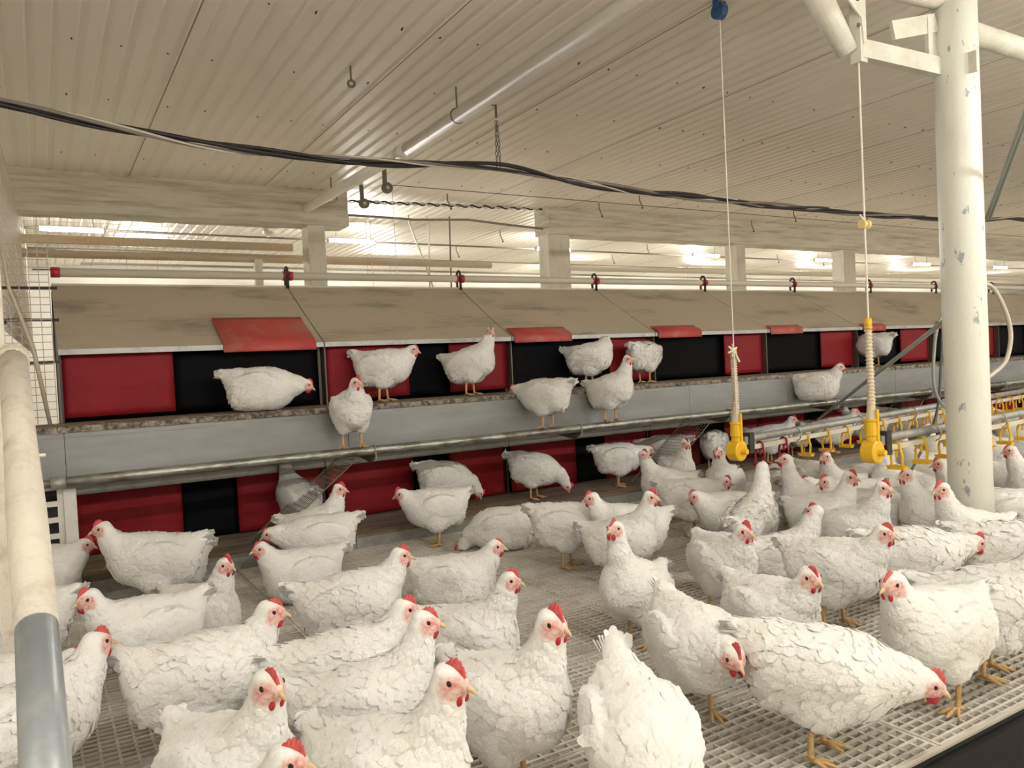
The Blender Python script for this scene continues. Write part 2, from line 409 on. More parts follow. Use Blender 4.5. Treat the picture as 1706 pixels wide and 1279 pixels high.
ny_, nz_ = (RZ - PZ1), (RY - EY)
for i in range(9):
    x0, x1 = SEAMS[i], SEAMS[i + 1]
    label = {0: 'nest box module at the left end, broad red flap folded over its beige roof', 1: 'second nest box module from the left, dark smudges on its beige roof'}.get(
        i, '%s nest box module from the left, beige sloping roof over red curtains and black openings' % ORD[i])
    t = thing('nest_box', label, 'nest box', (0, 0, 0), group='nest box modules in one long row')
    # sloping roof, a 12 mm slab with a folded front edge, and its mirror on the rear side
    for sgn, nm in ((1, 'roof_panel'), (-1, 'rear_roof_panel')):
        yy = lambda y: y if sgn > 0 else 2 * RY - y
        b = MB(); K = 8; a = []
        for k in range(K + 1):
            v = k / K
            sag = -.006 * math.sin(PI * v) - (random.uniform(0, .002))
            a += [(xx, yy(EY + v * (RY - EY)), PZ1 + .03 + v * (RZ - PZ1 - .03) + sag + dz) for xx in (x0 + .004, x1 - .004) for dz in (0, -.012)]
        fs = []
        for k in range(K):
            o_, q = 4 * k, 4 * k + 4
            fs += [(o_, o_ + 2, q + 2, q), (o_ + 1, q + 1, q + 3, o_ + 3), (o_, q, q + 1, o_ + 1), (o_ + 2, o_ + 3, q + 3, q + 2)]
        fs += [(0, 1, 3, 2), (4 * K, 4 * K + 2, 4 * K + 3, 4 * K + 1)]
        b.add(a, fs).build(nm, 'nest_roof', t, smooth=False)
    MB().box((x0 + .004, RY - .014, RZ - .03), (x1 - .004, RY + .014, RZ + .004)).build('ridge_capping', 'nest_roof', t)
    MB().box((x0 + .004, EY - .006, PZ1 - .002), (x1 - .004, EY + .012, PZ1 + .03)).build('eave_strip', 'zinc', t)
    # end frames between the modules
    MB().prism([(x0 + .006, EY + .03, PZ0 - .04), (x0 + .006, RY, PZ0 - .04), (x0 + .006, RY, RZ - .03), (x0 + .006, EY + .03, PZ1)], (.010, 0, 0)).build('side_frame', 'iron' if i else 'black_plastic', t)
    MB().prism([(x0 + .006, PY + .12, .095), (x0 + .006, RY, .095), (x0 + .006, RY, .6), (x0 + .006, PY + .12, .6)], (.010, 0, 0)).build('lower_side_frame', 'zinc', t)
    # dark interior: back wall, so that openings read as nests
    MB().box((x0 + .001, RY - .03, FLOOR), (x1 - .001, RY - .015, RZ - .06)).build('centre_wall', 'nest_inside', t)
    for c_, a_, b_ in UP[i]:
        if c_ == 'r':
            curtain(a_, b_, PY - .02, PZ0 + random.uniform(0, .012), PZ1 + .01, .0015).build('red_curtain', 'red_vinyl', t, smooth=True)
        else:
            curtain(a_, b_, PY + .025, PZ0 + .005, PZ1 + .01, .002).build('black_opening', 'opening_black', t, smooth=True)  # flat black sheet set back to fill the nest opening
    for c_, a_, b_ in LO[i]:
        if c_ == 'r':
            curtain(a_, b_, PY + .06, .105, .50, .004).build('red_curtain', 'red_vinyl', t, smooth=True)
        else:
            curtain(a_, b_, PY + .10, .10, .50, .002).build('black_opening', 'opening_black', t, smooth=True)  # lower opening filled by a flat black sheet
    MB().box((x0 + .003, PY + .02, .485), (x1 - .003, PY + .05, .60)).build('lower_header', 'zinc', t)
    MB().box((x1 - .022, PY - .01, PZ0 - .02), (x1 - .004, PY + .01, PZ1)).build('divider_post', 'iron', t)
    MB().box((x1 - .02, PY + .045, .10), (x1 - .004, PY + .075, .50)).build('lower_divider_post', 'black_plastic', t)
    if i in ROOF_FLAP:
        a_, b_, up = ROOF_FLAP[i]
        s = (RZ - PZ1 - .03) / (RY - EY); L = up
        q = MB(); rows = 8; vv = []
        for k in range(rows + 1):
            v = k / rows
            if v < .15: yv, zv = EY - .014, PZ1 - .02 + v / .15 * .055
            else:
                w_ = (v - .15) / .85; yv = EY - .012 + w_ * L; zv = PZ1 + .036 + w_ * L * s + .004 * math.sin(w_ * 6)
            sk = .0
            vv += [(xx + sk * v, yv - dy * .5, zv + dy) for xx in (a_, (a_ + b_) / 2, b_) for dy in (0, .004)]
        ff = []
        for k in range(rows):
            o_, n_ = 6 * k, 6 * k + 6
            for c_ in (0, 2):
                ff += [(o_ + c_, o_ + c_ + 2, n_ + c_ + 2, n_ + c_), (o_ + c_ + 1, n_ + c_ + 1, n_ + c_ + 3, o_ + c_ + 3)]
            ff += [(o_, n_, n_ + 1, o_ + 1), (o_ + 4, o_ + 5, n_ + 5, n_ + 4)]
        ff += [(0, 1, 3, 2), (2, 3, 5, 4), (6 * rows, 6 * rows + 2, 6 * rows + 3, 6 * rows + 1), (6 * rows + 2, 6 * rows + 4, 6 * rows + 5, 6 * rows + 3)]
        q.add(vv, ff).build('roof_flap', 'red_flap', t, smooth=True)

XE = 13.5
LY = 4.90                                 # front of the upper ledge
# upper ledge: planks with a crusted front lip, on a grey sheet-metal fascia
t = thing('upper_ledge', 'dirty brown ledge running in front of the upper nests', 'ledge', (0, 0, 0))
x = -.55
while x < XE:
    x2 = min(x + (0.62 if x < 0 else 1.5), XE)
    if x < 0: x2 = .07
    MB().box((x, LY + .03, .895), (x2 - .004, PY + .02, .928)).build('plank', 'ledge_wood', t)
    b = MB(); n = 26
    vv = []
    for k in range(n + 1):
        xx = x + (x2 - .004 - x) * k / n
        j = [random.uniform(-.004, .004) for _ in range(4)]
        vv += [(xx, LY - .012 + j[0], .895), (xx, LY - .012 + j[1], .926 + j[2]), (xx, LY + .045 + j[3], .932 + j[1]), (xx, LY + .045, .895)]
    b.add(vv, [(4 * k + c, 4 * k + 4 + c, 4 * k + 4 + (c + 1) % 4, 4 * k + (c + 1) % 4) for k in range(n) for c in range(4)] + [(0, 1, 2, 3), (4 * n + 3, 4 * n + 2, 4 * n + 1, 4 * n)])
    b.build('front_lip', 'crust', t)
    x = x2
t = thing('ledge_fascia', 'grey sheet metal fascia below the upper ledge', 'fascia', (0, 0, 0))
x = -.55
for x2 in [.10] + [s for s in SEAMS[1:]]:
    MB().box((x, LY, .645), (x2 - .003, LY + .012, .893)).build('fascia_panel', 'fascia', t)
    MB().box((x, LY - .006, .868), (x2 - .003, LY, .890)).build('top_fold', 'fascia', t)
    MB().box((x, LY + .012, .645), (x2 - .003, PY + .05, .657)).build('bottom_sheet', 'fascia', t)
    x = x2
MB().box((-.55, PY + .055, FLOOR), (.09, PY + .067, .645)).build('end_shade_sheet', 'black_plastic', t)  # added black sheet, its colour stands in for the shade under the ledge end
# lower step the hens climb onto
t = thing('lower_step', 'grime-covered step in front of the lower red curtains', 'step', (0, 0, 0))
x = .1
for x2 in SEAMS[1:]:
    MB().box((x, 4.86, .062), (x2 - .004, PY + .12, .092)).build('tread', 'ledge_wood', t)
    MB().box((x, 4.855, -.01), (x2 - .004, 4.868, .070)).build('riser', 'galv_dull', t)
    x = x2
# perch rail
RAILY, RAILZ, RAILR = 4.72, .645, .029
t = thing('perch_rail', 'long galvanised perch pipe in front of the grey fascia', 'perch', (0, 0, 0))
MB().tube([(-.6, RAILY, RAILZ), (.06, RAILY, RAILZ)], .023, 14).build('thin_pipe', 'galv_pipe', t, smooth=True)
MB().tube([(.05, RAILY, RAILZ)] + [(k * .5, RAILY, RAILZ + .002 * math.sin(k)) for k in range(1, 28)], RAILR, 16).build('pipe', 'galv_pipe', t, smooth=True)
MB().tube([(.02, RAILY, RAILZ), (.09, RAILY, RAILZ)], .034, 16).build('coupling', 'galv_dull', t, smooth=True)
for xb in [1.80, 3.42, 4.98, 6.4, 7.95, 9.4, 10.9]:
    br = MB().prism([(xb - .008, RAILY - .02, RAILZ - .03), (xb - .008, LY + .10, RAILZ - .012), (xb - .008, LY + .10, RAILZ - .06), (xb - .008, RAILY + .05, RAILZ - .085)], (.016, 0, 0)).build('bracket', 'iron', t)
    MB().ring((xb, RAILY, RAILZ), (1, 0, 0), RAILR + .004, .004, 14, 5).build('u_bolt', 'galv_dull', br, smooth=True)
    MB().tube([(xb, RAILY - RAILR - .003, RAILZ), (xb, RAILY - RAILR - .003, RAILZ - .06)], .004, 6).build('bolt_shank', 'galv_dull', br)


def wire_grid(name, o, eu, ev, nu, nv, r, m, parent=None, **kw):
    """welded wire mesh in the plane o + u*eu + v*ev"""
    o, eu, ev = Vector(o), Vector(eu), Vector(ev); b = MB(); nrm = eu.cross(ev).normalized() * r
    for i in range(nu + 1): b.tube([o + eu * (i / nu), o + eu * (i / nu) + ev], r, 4)
    for j in range(nv + 1): b.tube([o + ev * (j / nv) + nrm, o + ev * (j / nv) + eu + nrm], r, 4)
    return b.build(name, m, parent, **kw)


# wire-mesh ramps from the perch rail down to the step
for xt, xb, lab in ((1.70, 1.08, 'steep wire mesh ramp hanging under the perch rail at the left'), (4.86, 4.22, 'wire mesh ramp under the perch rail in the middle'),
                    (8.00, 7.4, 'wire mesh ramp under the perch rail near the white post')):
    t = thing('wire_ramp', lab, 'ramp', (xb, 4.86, .09), group='wire mesh ramps under the perch rail')
    wire_grid('wire_mesh', (0, -.06, .012), (xt - xb, 0, .48), (0, .32, 0), 22, 10, .0020, 'wire', t)
    MB().tube([(0, -.06, .01), (xt - xb, -.06, .49)], .004, 6).build('edge_wire', 'wire', t)
    MB().tube([(0, .26, .01), (xt - xb, .26, .49)], .004, 6).build('edge_wire', 'wire', t)

# winch pipe along the ridge of the nests with black loop brackets
t = thing('ridge_pipe', 'long beige pipe on black loop brackets along the nest ridge', 'pipe', (0, 0, 0))
PZ = 1.925
MB().tube([(.15, RY, PZ), (31, RY, PZ)], .031, 14).build('pipe', 'cream_pipe', t, smooth=True)
MB().tube([(.105, RY, PZ), (.16, RY, PZ)], .036, 14).build('end_cap', 'red_collar', t, smooth=True)
for xs_ in SEAMS[1:] + [15, 16.5, 18]:
    b = MB(); b.tube([(xs_, RY + .036 * math.cos(a), PZ + .01 + .058 * math.sin(a)) for a in np.linspace(-.3, PI + .3, 12)], .011, 8)
    b.tube([(xs_, RY - .034, PZ - .0), (xs_, RY - .03, RZ - .02)], .012, 8); b.tube([(xs_, RY + .034, PZ), (xs_, RY + .03, RZ - .02)], .012, 8)
    b.build('loop_bracket', 'dark_metal', t, smooth=True)
    MB().tube([(xs_ - .03, RY, PZ), (xs_ - .013, RY, PZ)], .0365, 14).build('collar', 'red_collar', t, smooth=True)
    MB().tube([(xs_ + .013, RY, PZ), (xs_ + .045, RY, PZ)], .0365, 14).build('collar', 'red_collar', t, smooth=True)


# ================================================================== LAMPS
tube_glow = MB().tube([(-.29, 0, 0), (-.2, 0, 0), (.2, 0, 0), (.29, 0, 0)], .021, 12).mesh('diffuser', 'lamp_glow', True)
tube_back = MB().box((-.29, -.030, .019), (.29, .030, .034)).mesh('housing', 'white_plastic')
cap_m = MB().tube([(-.012, 0, 0), (.012, 0, 0)], .024, 12).mesh('end_cap', 'white_plastic', True)


def tube_light(x, y, z, label):
    t = thing('tube_light', label, 'lamp', (x, y, z), group='LED tube lights under the ceiling')
    put('diffuser', tube_glow, t); put('housing', tube_back, t)
    put('end_cap', cap_m, t, (-.302, 0, 0)); put('end_cap', cap_m, t, (.302, 0, 0))
    b = MB()
    for s in (-1, 1): b.tube([(s * .2, 0, .03), (s * .2, 0, CEIL - z)], .003, 5)
    b.build('hanger', 'iron', t)


L1 = ['glowing tube light above the left end of the nests, behind the wire mesh', 'glowing tube light between the two beams, above the second nest roof',
      'glowing tube light just right of the rough pale column', 'glowing tube light seen beside the first white cord', 'glowing tube light seen beside the second white cord']
for k in range(9):
    x = .38 + 3.06 * k
    tube_light(x, 9.4, 2.785, L1[k] if k < 5 else 'tube light far down the rear row, %s beyond the second cord' % ORD[k - 5])
for k in range(8):
    tube_light(1.35 + 3.6 * k, 12.3, 2.72, 'tube light near the rear wall, %s from the left' % ORD[k])
for k in range(8):
    tube_light(-1.6 + 3.06 * k, .35, 2.52, 'tube light over the aisle, %s along the row' % ORD[k])
for k in range(8):
    tube_light(-.3 + 3.06 * k, -2.6, 2.52, 'tube light over the litter behind the viewer, %s along the row' % ORD[k])

# ================================================================== PIPES AND BEAMS BEHIND THE NESTS
MB().bar((-.3, 8.6, 2.547), (2.46, 8.6, 2.547), .07, .075).build('ceiling_rail', 'wood_pipe', label='grey-brown rail hung behind the left end of the nests', cat='rail')
MB().tube([(-.3, 8.65, 2.42), (5.0, 8.65, 2.42)], .042, 12).build('feed_pipe', 'wood_pipe', label='brown feed pipe behind the left half of the nests', cat='pipe', smooth=True)
MB().tube([(5.9, 8.65, 2.41), (28, 8.65, 2.43)], .04, 12).build('feed_pipe', 'cream_pipe', label='pale feed pipe behind the right half of the nests', cat='pipe', smooth=True)
MB().box((2.05, 8.60, 1.9), (2.13, 8.67, 2.41)).build('pipe_stand', 'column', label='short pale upright below the brown feed pipe', cat='upright')
for k, (yy, zz_, r) in enumerate(((9.9, 2.88, .012), (11.2, 2.86, .01), (12.8, 2.8, .012), (10.6, 2.60, .014))):
    MB().tube([(-1 + .5 * k, yy, zz_), (14, yy, zz_ - .03), (28, yy, zz_)], r, 6).build('ceiling_conduit', 'cable_grey',
        label='thin grey conduit under the rear ceiling, %s row behind the beams' % ORD[k], cat='conduit', smooth=True)

# white pipe slung under the ceiling, running away over the nests
t = thing('ceiling_pipe', 'white pipe slung under the ceiling, running away over the nests', 'pipe', (2.53, 0, 0))
MB().tube([(.0, -2, 2.86), (0, 5.62, 2.85)], .048, 16).build('near_section', 'white_pipe', t, smooth=True)
MB().tube([(0, 5.68, 2.85), (-.12, 9.28, 2.86)], .048, 16).build('far_section', 'white_pipe', t, smooth=True)
MB().tube([(0, 5.58, 2.85), (0, 5.72, 2.85)], .062, 16).build('joint_collar', 'white_pipe', t, smooth=True)
MB().tube([(-.12, 9.26, 2.86), (-.12, 9.40, 2.86)], .07, 16).build('end_collar', 'white_pipe', t, smooth=True)
for yy in (4.73, 1.5, 7.4):
    b = MB().tube([(0, yy, 2.90), (0, yy, CEIL)], .006, 6); b.ring((0, yy, 2.853), (0, 1, 0), .051, .004, 18, 5); b.build('hanger_rod', 'iron', t)

# cable bundle with its chain
CB = 4.95
t = thing('cable_bundle', 'sagging bundle of dark cables crossing under the whole ceiling', 'cable', (0, 0, 0))
key = [(-4, 2.9), (-3, 2.86), (-.9, 2.76), (-.07, 2.665), (.5, 2.595), (1.13, 2.545), (2.0, 2.545), (2.965, 2.60), (3.6, 2.545), (4.535, 2.515), (6.5, 2.50), (8.58, 2.52), (11, 2.62), (13.5, 2.53), (17, 2.60), (21, 2.53), (25, 2.60), (29, 2.54), (32, 2.66), (34, 2.7)]
kx = np.array([k[0] for k in key]); kz = np.array([k[1] for k in key])


def czf(x):
    # Catmull-Rom through the key heights
    i = int(np.clip(np.searchsorted(kx, x) - 1, 1, len(kx) - 3)); u = (x - kx[i]) / (kx[i + 1] - kx[i])
    m0 = (kz[i + 1] - kz[i - 1]) / (kx[i + 1] - kx[i - 1]) * (kx[i + 1] - kx[i]); m1 = (kz[i + 2] - kz[i]) / (kx[i + 2] - kx[i]) * (kx[i + 1] - kx[i])
    return (2 * u**3 - 3 * u * u + 1) * kz[i] + (u**3 - 2 * u * u + u) * m0 + (-2 * u**3 + 3 * u * u) * kz[i + 1] + (u**3 - u * u) * m1


for k, (mt, r, ph, am) in enumerate((('cable_black', .013, 0, .014), ('cable_grey', .012, 2, .018), ('cable_black', .011, 4, .020), ('cable_cream', .007, 1, .024), ('cable_black', .011, 5, .014))):
    MB().tube([(x, CB + am * math.cos(x * (3.1 + .3 * k) + ph), czf(x) + am * math.sin(x * (2.7 + .35 * k) + ph)) for x in np.arange(-2.98, 31.98, .08)], r, 7).build('cable', mt, t, smooth=True)
t = thing('hanging_chain', 'small chain holding up the dark cable bundle', 'chain', (2.97, CB, 2.60))
MB().tube([(-.03, 0, .447), (0, 0, .452), (0, 0, .36)], .009, 6).build('ceiling_hook', 'iron', t)
for s in (-1, 1):
    for k in range(9):
        b = MB(); c = Vector((s * (.006 + .02 * (8 - k) / 9 * .5), 0, .02 + k * .037)); ax = (1, 0, 0) if k % 2 else (0, 1, 0)
        u = Vector((0, 1, 0)) if k % 2 else Vector((1, 0, 0))
        b.tube([c + u * (.008 * math.cos(a)) + Vector((0, 0, .022 * math.sin(a))) for a in np.linspace(0, 2 * PI, 11)], .0028, 5)
        b.build('link', 'iron', t)

# eye bolt and hooks on the ceiling
t = thing('eye_bolt', 'rusty eye bolt screwed into the ceiling left of the white pipe', 'bolt', (1.77, 4.69, CEIL))
MB().tube([(0, 0, .01), (0, 0, -.075)], .006, 6).build('shank', 'iron', t); MB().ring((0, 0, -.10), (.3, 1, 0), .02, .008, 14, 6).build('eye', 'iron', t, smooth=True)
HK = [((1065, 325), 'beside the cable bundle, right of the chain'), ((998, 340), 'above the rough pale column'), ((745, 325), 'midway between the two beams'), ((833, 385), 'near the rear lamps, left of the rough column'),
      ((760, 412), 'low above the second nest roof'), ((1078, 408), 'right of the tube light at the rough column'), ((1020, 425), 'just below the tube light at the rough column'), ((1322, 350), 'on the right beam, right of the first cord'),
      ((1252, 368), 'on the right beam, beside the first cord'), ((1445, 360), 'close to the second cord'), ((1295, 425), 'behind the first cord among the rear pipes'), ((1370, 430), 'behind the second cord among the rear pipes')]
for (hx, hy), w_ in HK:
    q = on_z(hx, hy, CEIL - .01)
    t = thing('ceiling_hook', 'small dark hook hanging from the ceiling ' + w_, 'hook', tuple(q), group='hooks on the ceiling')
    MB().tube([(0, 0, .02), (0, 0, -.06), (.02, 0, -.09), (.035, 0, -.13)], .007, 6).build('hook', 'iron', t)
    MB().ball((.04, 0, -.145), .014, 8, 5).build('eye', 'iron', t)

# pulleys below the white pipe
for (px, py, lab, dx) in ((641, 303, 'dark pulley under the white ceiling pipe, nearer of the pair', 0), (603, 330, 'dark pulley under the white ceiling pipe, farther of the pair', 0)):
    q = on_z(px, py, 2.92)
    t = thing('pulley', lab, 'pulley', tuple(q), group='pulleys beside the white ceiling pipe')
    MB().box((-.018, -.012, -.02), (.018, .012, CEIL - 2.92)).build('strap', 'iron', t)
    MB().tube([(.02, -.016, -.055), (.02, .016, -.055)], .052, 18).build('wheel', 'iron', t, smooth=False)
    MB().tube([(.02, -.024, -.055), (.02, .024, -.055)], .018, 10).build('axle', 'galv_dull', t)
    MB().tube([(.072, 0, -.055), (.075, 0, -.9)], .003, 5).build('pull_wire', 'cable_cream', t)
# taut wire and twisted rope under the ceiling
q0, q1 = on_z(650, 308, 2.86), on_z(1560, 372, 2.86)
MB().tube([tuple(q0), (32, q0[1], 2.86)], .004, 5).build('taut_wire', 'iron', label='thin taut wire under the ceiling, right of the pulleys', cat='wire')
t = thing('twisted_rope', 'twisted black and white rope strung between the two beams', 'rope', (0, 0, 0))
a0, a1 = on_y(552, 334, 8.1), on_y(912, 349, 8.1)
for ph, mt in ((0, 'cable_black'), (PI, 'cable_cream')):
    MB().tube([(a0[0] + (a1[0] - a0[0]) * u, 8.1 + .012 * math.cos(u * 95 + ph), a0[2] + (a1[2] - a0[2]) * u + .012 * math.sin(u * 95 + ph)) for u in np.linspace(0, 1, 170)], .010, 5).build('strand', mt, t, smooth=True)
# hanging conduit loop and drop rods between the beams
b0 = [on_y(*p_, 8.1) for p_ in ((555, 357), (640, 362), (690, 366), (780, 366), (850, 375), (912, 382))]
MB().tube([tuple(p_) for p_ in b0], .014, 7).build('sagging_conduit', 'cable_grey', label='pale sagging conduit strung between the two beams', cat='conduit', smooth=True)
for pts_, lab in ((((680, 352), (682, 372), (708, 440), (722, 480)), 'bent pale drop pipe between the beams, leftmost'), (((709, 350), (714, 380), (716, 480)), 'straight pale drop pipe between the beams'),
                  (((745, 322), (748, 345), (752, 480)), 'slim dark drop rod between the beams')):
    MB().tube([tuple(on_y(*p_, 8.9)) for p_ in pts_], .010, 7).build('drop_pipe', 'iron' if 'dark' in lab else 'cream_pipe', label=lab, cat='pipe', group='drop pipes between the beams', smooth=True)

# ================================================================== THE WHITE POST AND ITS BRACKETS
PX, PYY, PR = 3.96, 2.16, .100
t = thing('white_post', 'white painted steel post with flaking paint standing among the hens', 'post', (PX, PYY, 0))
MB().tube([(0, 0, -.5), (0, 0, .8), (0, 0, 1.6), (0, 0, 2.4), (0, 0, CEIL + .02)], PR, 40).build('shaft', 'post_paint', t, smooth=True)
b = MB().bar((-.06, .03, 2.50), (-.53, .16, 2.565), .05, .085); b.build('winch_arm', 'white_paint', t)
MB().box((-.05, -.125, 2.44), (-.035, -.02, 2.54)).build('arm_plate', 'white_paint', t)
b = MB().bar((-.53, .165, 2.50), (-.53, .165, CEIL), .055, .05, up=(1, 0, 0)); b.build('winch_upright', 'white_paint', t)
b = MB().prism([(-.535, .13, 2.58), (-.55, .13, 2.70), (-.78, .13, 2.86), (-.74, .13, 2.95), (-.535, .13, 2.90)], (0, .008, 0)); b.build('gusset_plate', 'white_paint', t)
for gx, gz in ((-.58, 2.66), (-.66, 2.78), (-.58, 2.78), (-.72, 2.84)):
    MB().tube([(gx, .122, gz), (gx, .13, gz)], .010, 8).build('bolt', 'iron', t)
MB().tube([(-.57, .20, 2.56), (-.8, .22, 2.86)], [.05, .065], 14).build('winch_drum', 'white_paint', t, smooth=True)
b = MB().bar((-.10, .04, 2.72), (-.36, .10, 2.66), .02, .09); b.build('elbow_arm', 'white_paint', t)
b = MB().bar((-.125, .05, 2.74), (-.125, .05, 2.52), .07, .02, up=(0, 1, 0)); b.build('elbow_upright', 'white_paint', t)
MB().tube([(.0, 0, 2.83), (-.9, .3, 2.97)], .06, 16).build('brace_pipe', 'white_paint', t, smooth=True)
MB().tube([(0, 0, 2.70), (2.4, .0, 2.70)], .055, 16).build('cross_pipe', 'white_paint', t, smooth=True)

# ================================================================== DRINKER LINES
cup_a = MB()                               # saddle clip, two arms and a drip tray (z = 0 at the pipe)
cup_a.ring((0, 0, 0), (1, 0, 0), .022, .006, 14, 6)
for s in (-1, 1): cup_a.tube([(0, s * .020, -.012), (0, s * .030, -.05), (0, s * .026, -.10)], .0065, 6)
cup_a.box((-.016, -.042, -.118), (.016, .042, -.106)); cup_a.box((-.020, -.046, -.106), (-.015, .046, -.098)); cup_a.box((.015, -.046, -.106), (.020, .046, -.098))
cup_a.tube([(0, 0, -.02), (0, 0, -.055)], .007, 8)
cup_y = cup_a.mesh('drip_cup', 'yellow'); cup_r = cup_a.mesh('drip_cup_red', 'red_cup')


def drinker_line(name, p0, p1, sag, reg_xy, reg_z, top, label, n_cup, cords, red=0):
    t = thing(name, label, 'drinker', (p0[0], p0[1], 0), (0, 0, math.atan2(p1[1] - p0[1], p1[0] - p0[0])), group='drinker lines with yellow cups')
    L = math.hypot(p1[0] - p0[0], p1[1] - p0[1]); z = p0[2]
    MB().tube([(.06, 0, z + .05), (L, 0, z + .05)], .022, 12).build('support_pipe', 'galv_dull', t, smooth=True)
    MB().bar((.05, 0, z), (L, 0, z), .026, .026).build('water_pipe', 'cream_pipe', t)
    x = .17; k = 0
    while x < L:
        o = put('drip_cup', cup_r if k < red else cup_y, t, (x, 0, z), (0, 0, random.uniform(-.1, .1)))
        x += .25; k += 1
    x = .55
    while x < L:
        b = MB().ring((x, 0, z + .03), (1, 0, 0), .042, .004, 12, 5); b.build('pipe_clip', 'galv_dull', t); x += .8
    # regulator at the near end
    b = MB().box((.03, -.03, z - .03), (.075, .03, z + .085)); b.build('end_bracket', 'black_plastic', t)
    MB().box((-.0, -.02, z + .02), (.034, .02, z + .065)).build('joint_block', 'grey_plastic', t)
    rg = MB().tube([(-.055, -.035, z - .005), (-.055, -.030, z - .005), (-.055, .030, z - .005), (-.055, .035, z - .005)], [.050, .057, .057, .050], 22).build('regulator', 'yellow', t)
    MB().tube([(-.055, -.068, z - .008), (-.055, -.03, z - .008)], .015, 10).build('drain_spout', 'yellow', rg)
    MB().tube([(-.02, 0, z - .005), (.04, 0, z)], .015, 10).build('outlet', 'black_plastic', rg)
    MB().tube([(-.055, 0, z + .03), (-.055, 0, z + .07), (-.055, 0, z + .075), (-.055, 0, z + .14), (-.055, 0, z + .145), (-.055, 0, z + .155)], [.028, .028, .033, .030, .034, .034], 14).build('sight_tube_base', 'yellow', rg)
    MB().box((-.06, -.036, z + .03), (-.045, -.028, z + .20)).build('lever', 'yellow', rg)
    # ribbed standpipe
    h0, h1 = z + .15, top
    n = 26; pts_, rs = [], []
    for i in range(n * 4 + 1):
        u = i / (n * 4); zz_ = h0 + (h1 - h0) * u
        base = .024 - .009 * min(1, u * 3.2)
        pts_.append((-.055 + .012 * u + .006 * math.sin(u * 5), 0, zz_)); rs.append(base + (.0065 if (i % 4) == 2 and u > .14 else 0))
    hs = MB().tube(pts_, rs, 12).build('standpipe', 'ribbed_hose', t, smooth=True)
    MB().tube([(pts_[-1][0], 0, h1 - .02), (pts_[-1][0], 0, h1 + .035)], .018, 12).build('vent_cap', 'yellow', hs, smooth=True)
    return t


drinker_line('drinker_line', (3.33, 3.06, .615), (9.6, 4.02, .615), 0, None, None, 1.14, 'drinker line behind the white post, with two dark red cups at its near end', 24, None, red=2)
drinker_line('drinker_line', (3.48, 2.335, .645), (9.6, 2.86, .645), 0, None, None, 1.25, 'nearer drinker line passing right behind the white post', 24, None)


def cord(name, pts_, r, label, cat='cord', mt='cord'):
    return MB().tube(pts_, r, 6).build(name, mt, label=label, cat=cat, smooth=True)


t = thing('suspension_line', 'thin white cord holding the drinker line behind, from the blue pulley', 'cord', (3.255, 3.024, 0))
MB().tube([(0, 0, CEIL - .06), (0, 0, 1.20), (.002, 0, .78)], .0034, 6).build('cord', 'cord', t)
b = MB()
for k in range(6):
    a = k * PI / 3 + .4; b.tube([(0, 0, 1.165), (.035 * math.cos(a), .01, 1.165 + .035 * math.sin(a))], .006, 5)
b.tube([(0, 0, 1.165), (.04, 0, 1.10)], .006, 5)
b.build('knot', 'cord', t)
t = thing('blue_pulley', 'blue pulley on the ceiling at the top edge', 'pulley', (3.255, 3.024, CEIL))
MB().tube([(-.02, 0, -.05), (.02, 0, -.05)], .045, 16).build('wheel', 'blue', t, smooth=False); MB().box((-.03, -.02, -.04), (-.022, .02, .01)).build('cheek', 'blue', t); MB().box((.022, -.02, -.04), (.03, .02, .01)).build('cheek', 'blue', t)
t = thing('suspension_line', 'white cord with a yellow adjuster hanging from the winch arm', 'cord', (3.425, 2.325, 0))
MB().tube([(0, 0, 2.60), (.0, 0, 1.62), (0, 0, 1.27)], .0048, 6).build('cord', 'cord', t)
MB().tube([(-.025, 0, 1.735), (-.012, 0, 1.735), (-.010, 0, 1.735), (.010, 0, 1.735), (.012, 0, 1.735), (.025, 0, 1.735)], [.022, .022, .013, .013, .022, .022], 12).build('adjuster', 'pale_yellow', t, smooth=False)
MB().tube([(0, 0, 1.75), (-.035, 0, 1.78)], .004, 5).build('loose_end', 'cord', t)

# hoses by the post
hp = [on_y(*p_, 2.75) for p_ in ((1580, 500), (1562, 545), (1556, 590), (1556, 640), (1566, 668), (1590, 695))]


def smooth_pts(P, n=8):
    P = [Vector(p_) for p_ in P]; P = [P[0] * 2 - P[1]] + P + [P[-1] * 2 - P[-2]]; out = []
    for i in range(1, len(P) - 2):
        for k in range(n):
            u = k / n; out.append(.5 * ((2 * P[i]) + (P[i + 1] - P[i - 1]) * u + (2 * P[i - 1] - 5 * P[i] + 4 * P[i + 1] - P[i + 2]) * u * u + (3 * P[i] - P[i - 1] - 3 * P[i + 1] + P[i + 2]) * u**3))
    return out + [P[-2]]


